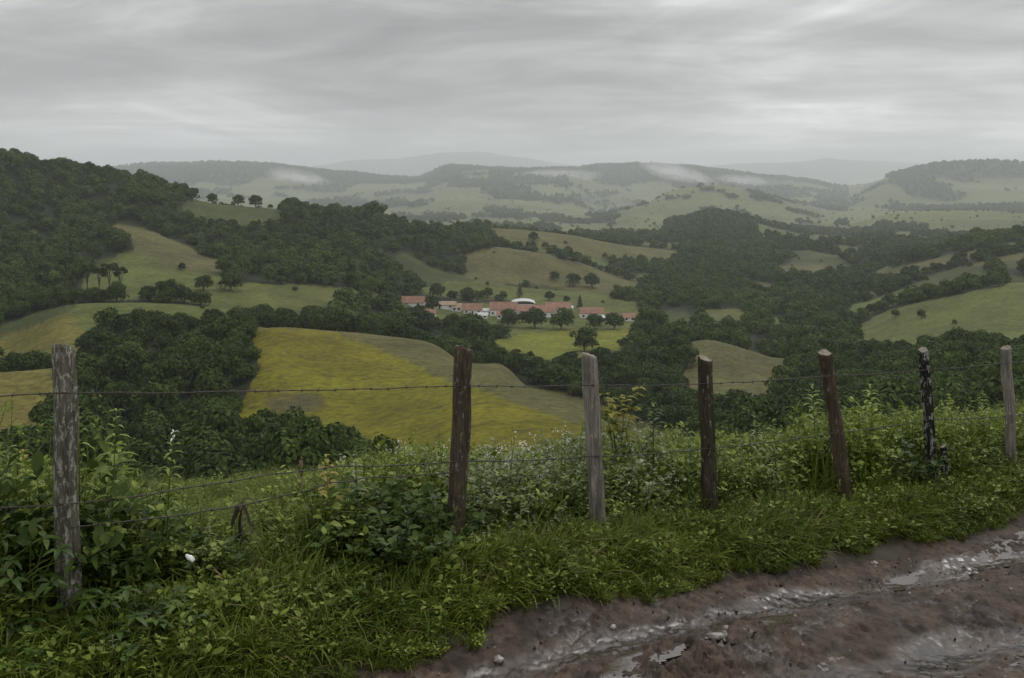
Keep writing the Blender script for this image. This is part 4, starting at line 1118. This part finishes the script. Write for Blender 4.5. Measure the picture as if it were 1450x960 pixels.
tall(1, 165, 582, 5.6, 'weed', 'tall upright weed with drooping paired leaves, right of the lichen covered post', 13, .12, .03, tip='weed')
tall(2, 112, 578, 5.75, 'weed', 'slender weed with a yellowish tip touching the lichen covered post', 9, .09, .024)
tall(3, 246, 612, 5.9, 'weed', 'slim weed with a small white bud, second upright one from the left post', 12, .09, .022, tip='flower')
tall(4, 462, 645, 6.6, 'yellow', 'weed with a bright yellow crown of leaves in the widest fence gap', 9, .10, .05, tip='yellow')
tall(5, 502, 645, 6.7, 'weed_grey', 'weed with pale green leaf tips right of the yellow crowned one', 10, .08, .03, tip='weed_grey')
tall(6, 565, 625, 6.9, 'weed_grey', 'thin pale flowering weed left of the dark brown post', 10, .06, .016, tip='flower')
tall(7, 925, 572, 8.9, 'weed_dark', 'dark green leafy weed between the pale post and the dark mossy post', 16, .12, .03, tip='weed')
tall(8, 1068, 590, 9.2, 'weed_grey', 'pale arching weed right of the dark mossy post', 9, .10, .02, tip='dry')
tall(9, 1232, 545, 10.2, 'weed', 'tall light green weed right of the leaning post', 17, .13, .035, tip='weed')
tall(10, 1150, 545, 9.7, 'weed', 'tall leafy weed just left of the leaning post', 15, .12, .035, tip='weed')
tall(11, 800, 598, 8.4, 'weed_grey', 'pale flowering weed left of the pale post', 12, .06, .016, tip='flower')
tall(12, 1392, 555, 11.6, 'weed', 'tall grass green weed left of the last post', 13, .11, .024, tip='weed')
tall(13, 730, 612, 7.6, 'weed_grey', 'thin whitish weed right of the dark brown post', 10, .06, .016, tip='flower')
tall(14, 1345, 560, 11.2, 'weed', 'slim weed rising behind the broken stub', 13, .1, .024, tip='weed')
tall(15, 33, 640, 5.6, 'weed', 'curling yellow-green weed at the left picture edge beside the lichen covered post', 11, .12, .036, tip='yellow')

# yellow leaved shrub behind the pale post
g = np.random.default_rng(4); sm = MB(); lf = MB()
for k in range(6):
    a = k*1.05; e = np.array([math.cos(a)*.16, math.sin(a)*.14, .62 + .36*g.random()]); m = e*[.3,.3,.6]
    ts = np.linspace(0,1,7)[:,None]; sm.tube(2*(1-ts)*ts*m + ts*ts*e, np.linspace(.006,.002,7), 5, .3)
    for q in range(19):
        f = .5 + .5*g.random(); p = 2*(1-f)*f*m + f*f*e; b = g.random()*6.28
        lf.leaf(p, [math.cos(b), math.sin(b), .35], [0,0,1], .11*(.7+.5*g.random()), .05, .5, .25, .25 + .5*g.random(), int(f < .68))
plant('yellow_shrub', 876, 660, 9.0, [('stem', sm, [M['weed']]), ('leaves', lf, [M['yellow_green'], M['weed']])], 'leafy shrub with yellow top leaves right of the pale post', cat='shrub', sc=1.06)
# dark shrubs in front of posts
for (px, pf, Y, sc, seed, lab) in [(562,822,5.95,1.15,41,'dark green round-leaved shrub at the foot of the dark brown post'),
                                   (1296,700,9.6,1.1,43,'dark green leafy shrub at the foot of the black lichen flecked post'),
                                   (905,690,8.6,.9,44,'dense green shrub between the pale and the dark mossy posts')]:
    b = bush_weed(seed, .46, 16, 34, .055, .034, .36)
    plant('dark_shrub', px, pf, Y, [('leaves', b, [M['weed_dark']])], lab, cat='shrub', sc=sc)
for (px, pf, Y, sc, seed, lab) in [(165,915,4.75,.9,51,'broad star-leaved plant at the right foot of the lichen covered post'),
                                   (45,900,4.7,1.1,52,'broad-leaved plant in the lower left corner'),
                                   (20,830,5.0,1.1,53,'large-leaved plant half cut by the left picture edge'),
                                   (225,905,4.7,.8,54,'low star-leaved plant right of the broad one at the post foot'),
                                   (140,800,5.75,1.1,55,'leafy plant rising behind the lower half of the lichen covered post')]:
    b = broadleaf(seed, .30, 15, .105, .040)
    plant('broadleaf_plant', px, pf, Y, [('leaves', b, [M['weed_mid']])], lab, sc=sc, group='broad-leaved plants around the left post')
# dead dark stalk, dry seed head, litter
g = np.random.default_rng(12); mb = MB(); lv = MB()
mb.tube([(0,0,-.1),(.01,0,.12),(-.008,0,.26),(.012,0,.4)], [.012,.014,.009,.004], 7)
for k in range(16):
    a = g.random()*6.28; z0 = (.18 if k < 9 else .34) + .05*g.random()
    lv.leaf((0,0,z0), [math.cos(a)*.5, math.sin(a)*.5, -.5 if k % 3 else .3], [0,0,1], .11, .03, .6, .4, .3)
plant('dead_stalk', 341, 800, 5.55, [('stem', mb, [M['deadwood']]), ('leaves', lv, [M['deadwood']])], 'dark withered stalk with hanging dead leaves among the weeds', sc=1.1)
mb = MB(); hd = MB()
mb.tube([(0,0,0),(.01,0,.2),(0,0,.36)], [.004,.003,.002], 5)
for k in range(46):
    f = g.random(); a = g.random()*6.28
    hd.leaf((0,0,.2+.26*f), [math.cos(a)*.5, math.sin(a)*.5, 1.0], [math.cos(a+1.5), math.sin(a+1.5), 0], .05*(1.2-.7*f), .016, .2, .2, .2+.7*g.random())
plant('dry_seed_head', 426, 730, 6.5, [('stem', mb, [M['dry']]), ('seed_head', hd, [M['dry']])], 'beige dry seed head standing in the weeds of the widest gap')
x0, y0, z0 = P(269, 790, 5.25)
o = link('litter', rock_mesh('litter', (.030, .015, .014), 21, M['white'])); o.location = (x0, y0, z0); o.rotation_euler = (.3, .7, .2)
tag(o, 'small white scrap of litter lying among the weeds', 'litter')

# ------------------------------------------------------------------ air
def box_obj(name, x0, x1, y0, y1, z0, z1, mat):
    mb = MB(); mb.box(((x0+x1)/2, (y0+y1)/2, (z0+z1)/2), (x1-x0, y1-y0, z1-z0)); return link(name, mb.mesh(name, mat, False))
m, nt, out = newmat('haze_air'); v = nd(nt, 'ShaderNodeVolumePrincipled')
v.inputs['Color'].default_value = (.92, .965, 1.0, 1); v.inputs['Density'].default_value = .000086; v.inputs['Anisotropy'].default_value = .2
nt.links.new(v.outputs[0], out.inputs['Volume'])
zmin = float(GZ.min()) - 1; zmax = float(GZ.max()) + 20
hz = box_obj('haze', -47000, 47000, -60, 36300, zmin - 8, zmax, m); tag(hz, kind='stuff')

def mist(px, py, Y, w, h, d, dens, seed, label, tilt=0):
    import bmesh
    m, nt, out = newmat('mist_bank'); L = nt.links.new
    tc = nd(nt, 'ShaderNodeTexCoord'); o_ = tc.outputs['Object']
    ln = nd(nt, 'ShaderNodeVectorMath', operation='LENGTH'); L(o_, ln.inputs[0])
    fall = ramp(nt, ln.outputs['Value'], [(.0, 1.0), (.95, 0.0)])
    n = noise(nt, mapping(nt, o_, (1.6, 1.2, 1.3), (0, .5, 0), (seed, 0, 0)), 1.9, 6, .65, .8)
    f2 = ramp(nt, n, [(.36, 0.0), (.66, 1.0)])
    mm = nd(nt, 'ShaderNodeMath', operation='MULTIPLY'); L(fall, mm.inputs[0]); L(f2, mm.inputs[1])
    m2 = nd(nt, 'ShaderNodeMath', operation='MULTIPLY'); L(mm.outputs[0], m2.inputs[0]); m2.inputs[1].default_value = dens
    v = nd(nt, 'ShaderNodeVolumePrincipled'); v.inputs['Color'].default_value = (.98, .98, .98, 1); L(m2.outputs[0], v.inputs['Density'])
    L(v.outputs[0], out.inputs['Volume'])
    bm = bmesh.new(); bmesh.ops.create_icosphere(bm, subdivisions=3, radius=1); me = bpy.data.meshes.new('mist'); bm.to_mesh(me); bm.free(); me.materials.append(m)
    o = link('mist', me); o.location = P(px, py, Y); o.scale = (w, d, h); o.rotation_euler = (0, R(tilt), 0)
    tag(o, label, 'mist', 'mist banks on the far ridges', 'stuff')
mist(428, 256, 7700, 329, 92, 317, .013, 1.0, 'wisp of mist on the far left ridge', 14)
mist(775, 252, 7700, 488, 76, 366, .012, 4.0, 'mist bank lying across the middle of the far ridge', -3)
mist(960, 246, 7700, 354, 88, 317, .013, 7.0, 'mist wisp climbing the far ridge right of the middle', 16)
mist(1055, 256, 7700, 293, 55, 293, .009, 9.0, 'thin low mist on the shoulder right of the climbing wisp', 6)

# ------------------------------------------------------------------ light
w = bpy.data.worlds.new('World'); SC.world = w; w.use_nodes = True
nt = w.node_tree; nt.nodes.clear(); L = nt.links.new
SUN_EL, SUN_AZ = R(52), R(-35)
out = nd(nt, 'ShaderNodeOutputWorld'); bg = nd(nt, 'ShaderNodeBackground'); bg.inputs['Strength'].default_value = .1
sky = nd(nt, 'ShaderNodeTexSky', sky_type='NISHITA'); sky.sun_disc = False; sky.sun_elevation = SUN_EL; sky.sun_rotation = SUN_AZ
tc = nd(nt, 'ShaderNodeTexCoord'); sp = nd(nt, 'ShaderNodeSeparateXYZ'); L(tc.outputs['Generated'], sp.inputs[0])
def math_(op, a, b=None):
    n = nd(nt, 'ShaderNodeMath', operation=op)
    for i, q in enumerate((a, b)):
        if q is None: continue
        if isinstance(q, (int, float)): n.inputs[i].default_value = q
        else: L(q, n.inputs[i])
    return n.outputs[0]
zc = math_('MAXIMUM', sp.outputs[2], 0.0); den = math_('ADD', zc, .10)
cx = math_('DIVIDE', sp.outputs[0], den); cy = math_('DIVIDE', sp.outputs[1], den)
cv = nd(nt, 'ShaderNodeCombineXYZ'); L(cx, cv.inputs[0]); L(cy, cv.inputs[1])
n1 = noise(nt, mapping(nt, cv.outputs[0], (.24, .46, 1), (0, 0, .22), (3.1, 1.7, 0)), 1.0, 8, .56, .8)
n2 = noise(nt, mapping(nt, cv.outputs[0], (.75, 1.25, 1), (0, 0, .15), (8.3, 2.2, 0)), 1.0, 7, .6, .7)
n3 = noise(nt, mapping(nt, tc.outputs['Generated'], (3.6, 3.6, 17.0), (0, .10, 0), (2.2, .4, 1.3)), 1.0, 8, .58, .9)
mixn = math_('ADD', math_('ADD', math_('MULTIPLY', n1, .42), math_('MULTIPLY', n2, .20)), math_('MULTIPLY', n3, .38))
val = ramp(nt, mixn, [(.38, 2.55), (.45, 3.45), (.515, 4.8), (.59, 7.3)])
grad = nd(nt, 'ShaderNodeMapRange'); L(zc, grad.inputs[0]); grad.inputs[1].default_value = .12; grad.inputs[2].default_value = .9; grad.inputs[3].default_value = 1.0; grad.inputs[4].default_value = 2.3
val = mixrgb(nt, 1.0, val, grad.outputs[0], 'MULTIPLY')
hor = nd(nt, 'ShaderNodeMapRange'); L(zc, hor.inputs[0]); hor.inputs[1].default_value = 0; hor.inputs[2].default_value = .05; hor.inputs[3].default_value = 1.12; hor.inputs[4].default_value = 1.0
val = mixrgb(nt, 1.0, val, hor.outputs[0], 'MULTIPLY')
def glow(px, py, tight, amt, v_):
    d = Vector(((px - 725) / F, 1, (HZ - py) / F)).normalized()
    dp = nd(nt, 'ShaderNodeVectorMath', operation='DOT_PRODUCT'); L(tc.outputs['Generated'], dp.inputs[0]); dp.inputs[1].default_value = d
    mr = nd(nt, 'ShaderNodeMapRange', interpolation_type='SMOOTHSTEP'); L(dp.outputs['Value'], mr.inputs[0]); mr.inputs[1].default_value = math.cos(R(tight)); mr.inputs[2].default_value = 1; mr.inputs[3].default_value = 1; mr.inputs[4].default_value = 1 + amt
    return mixrgb(nt, 1.0, v_, mr.outputs[0], 'MULTIPLY')
val = glow(1360, -30, 18, .42, val); val = glow(120, 215, 15, .20, val); val = glow(560, 90, 12, -.10, val); val = glow(1080, 130, 9, .12, val)
cl = mixrgb(nt, 1.0, val, (1.0, .995, .99), 'MULTIPLY')
L(mixrgb(nt, .97, sky.outputs[0], cl), bg.inputs['Color']); L(bg.outputs[0], out.inputs[0])
sd = bpy.data.lights.new('sun', 'SUN'); sd.energy = 1.1; sd.angle = R(28); sd.color = (1, .97, .92)
so = bpy.data.objects.new('sun', sd); COL.objects.link(so)
so.rotation_euler = (R(90) - SUN_EL, 0, SUN_AZ + R(180)); so.location = (0, 0, 300)

# ------------------------------------------------------------------ camera and render settings
cam = bpy.data.cameras.new('camera'); co = bpy.data.objects.new('camera', cam); COL.objects.link(co)
cam.sensor_width = 36; cam.lens = 36 * F / 1450; cam.shift_y = -(480 - HZ) / 1450
co.location = (0, 0, 0); co.rotation_euler = (R(90), 0, 0); cam.clip_start = .05; cam.clip_end = 150000
SC.camera = co
SC.view_settings.view_transform = 'Standard'; SC.view_settings.look = 'None'; SC.view_settings.exposure = .15; SC.view_settings.gamma = 1
cy_ = SC.cycles
cy_.use_denoising = True; cy_.max_bounces = 5; cy_.diffuse_bounces = 2; cy_.glossy_bounces = 2; cy_.transmission_bounces = 3; cy_.volume_bounces = 1
cy_.volume_step_rate = 1; cy_.volume_max_steps = 64; cy_.use_adaptive_sampling = True; cy_.sample_clamp_indirect = 4
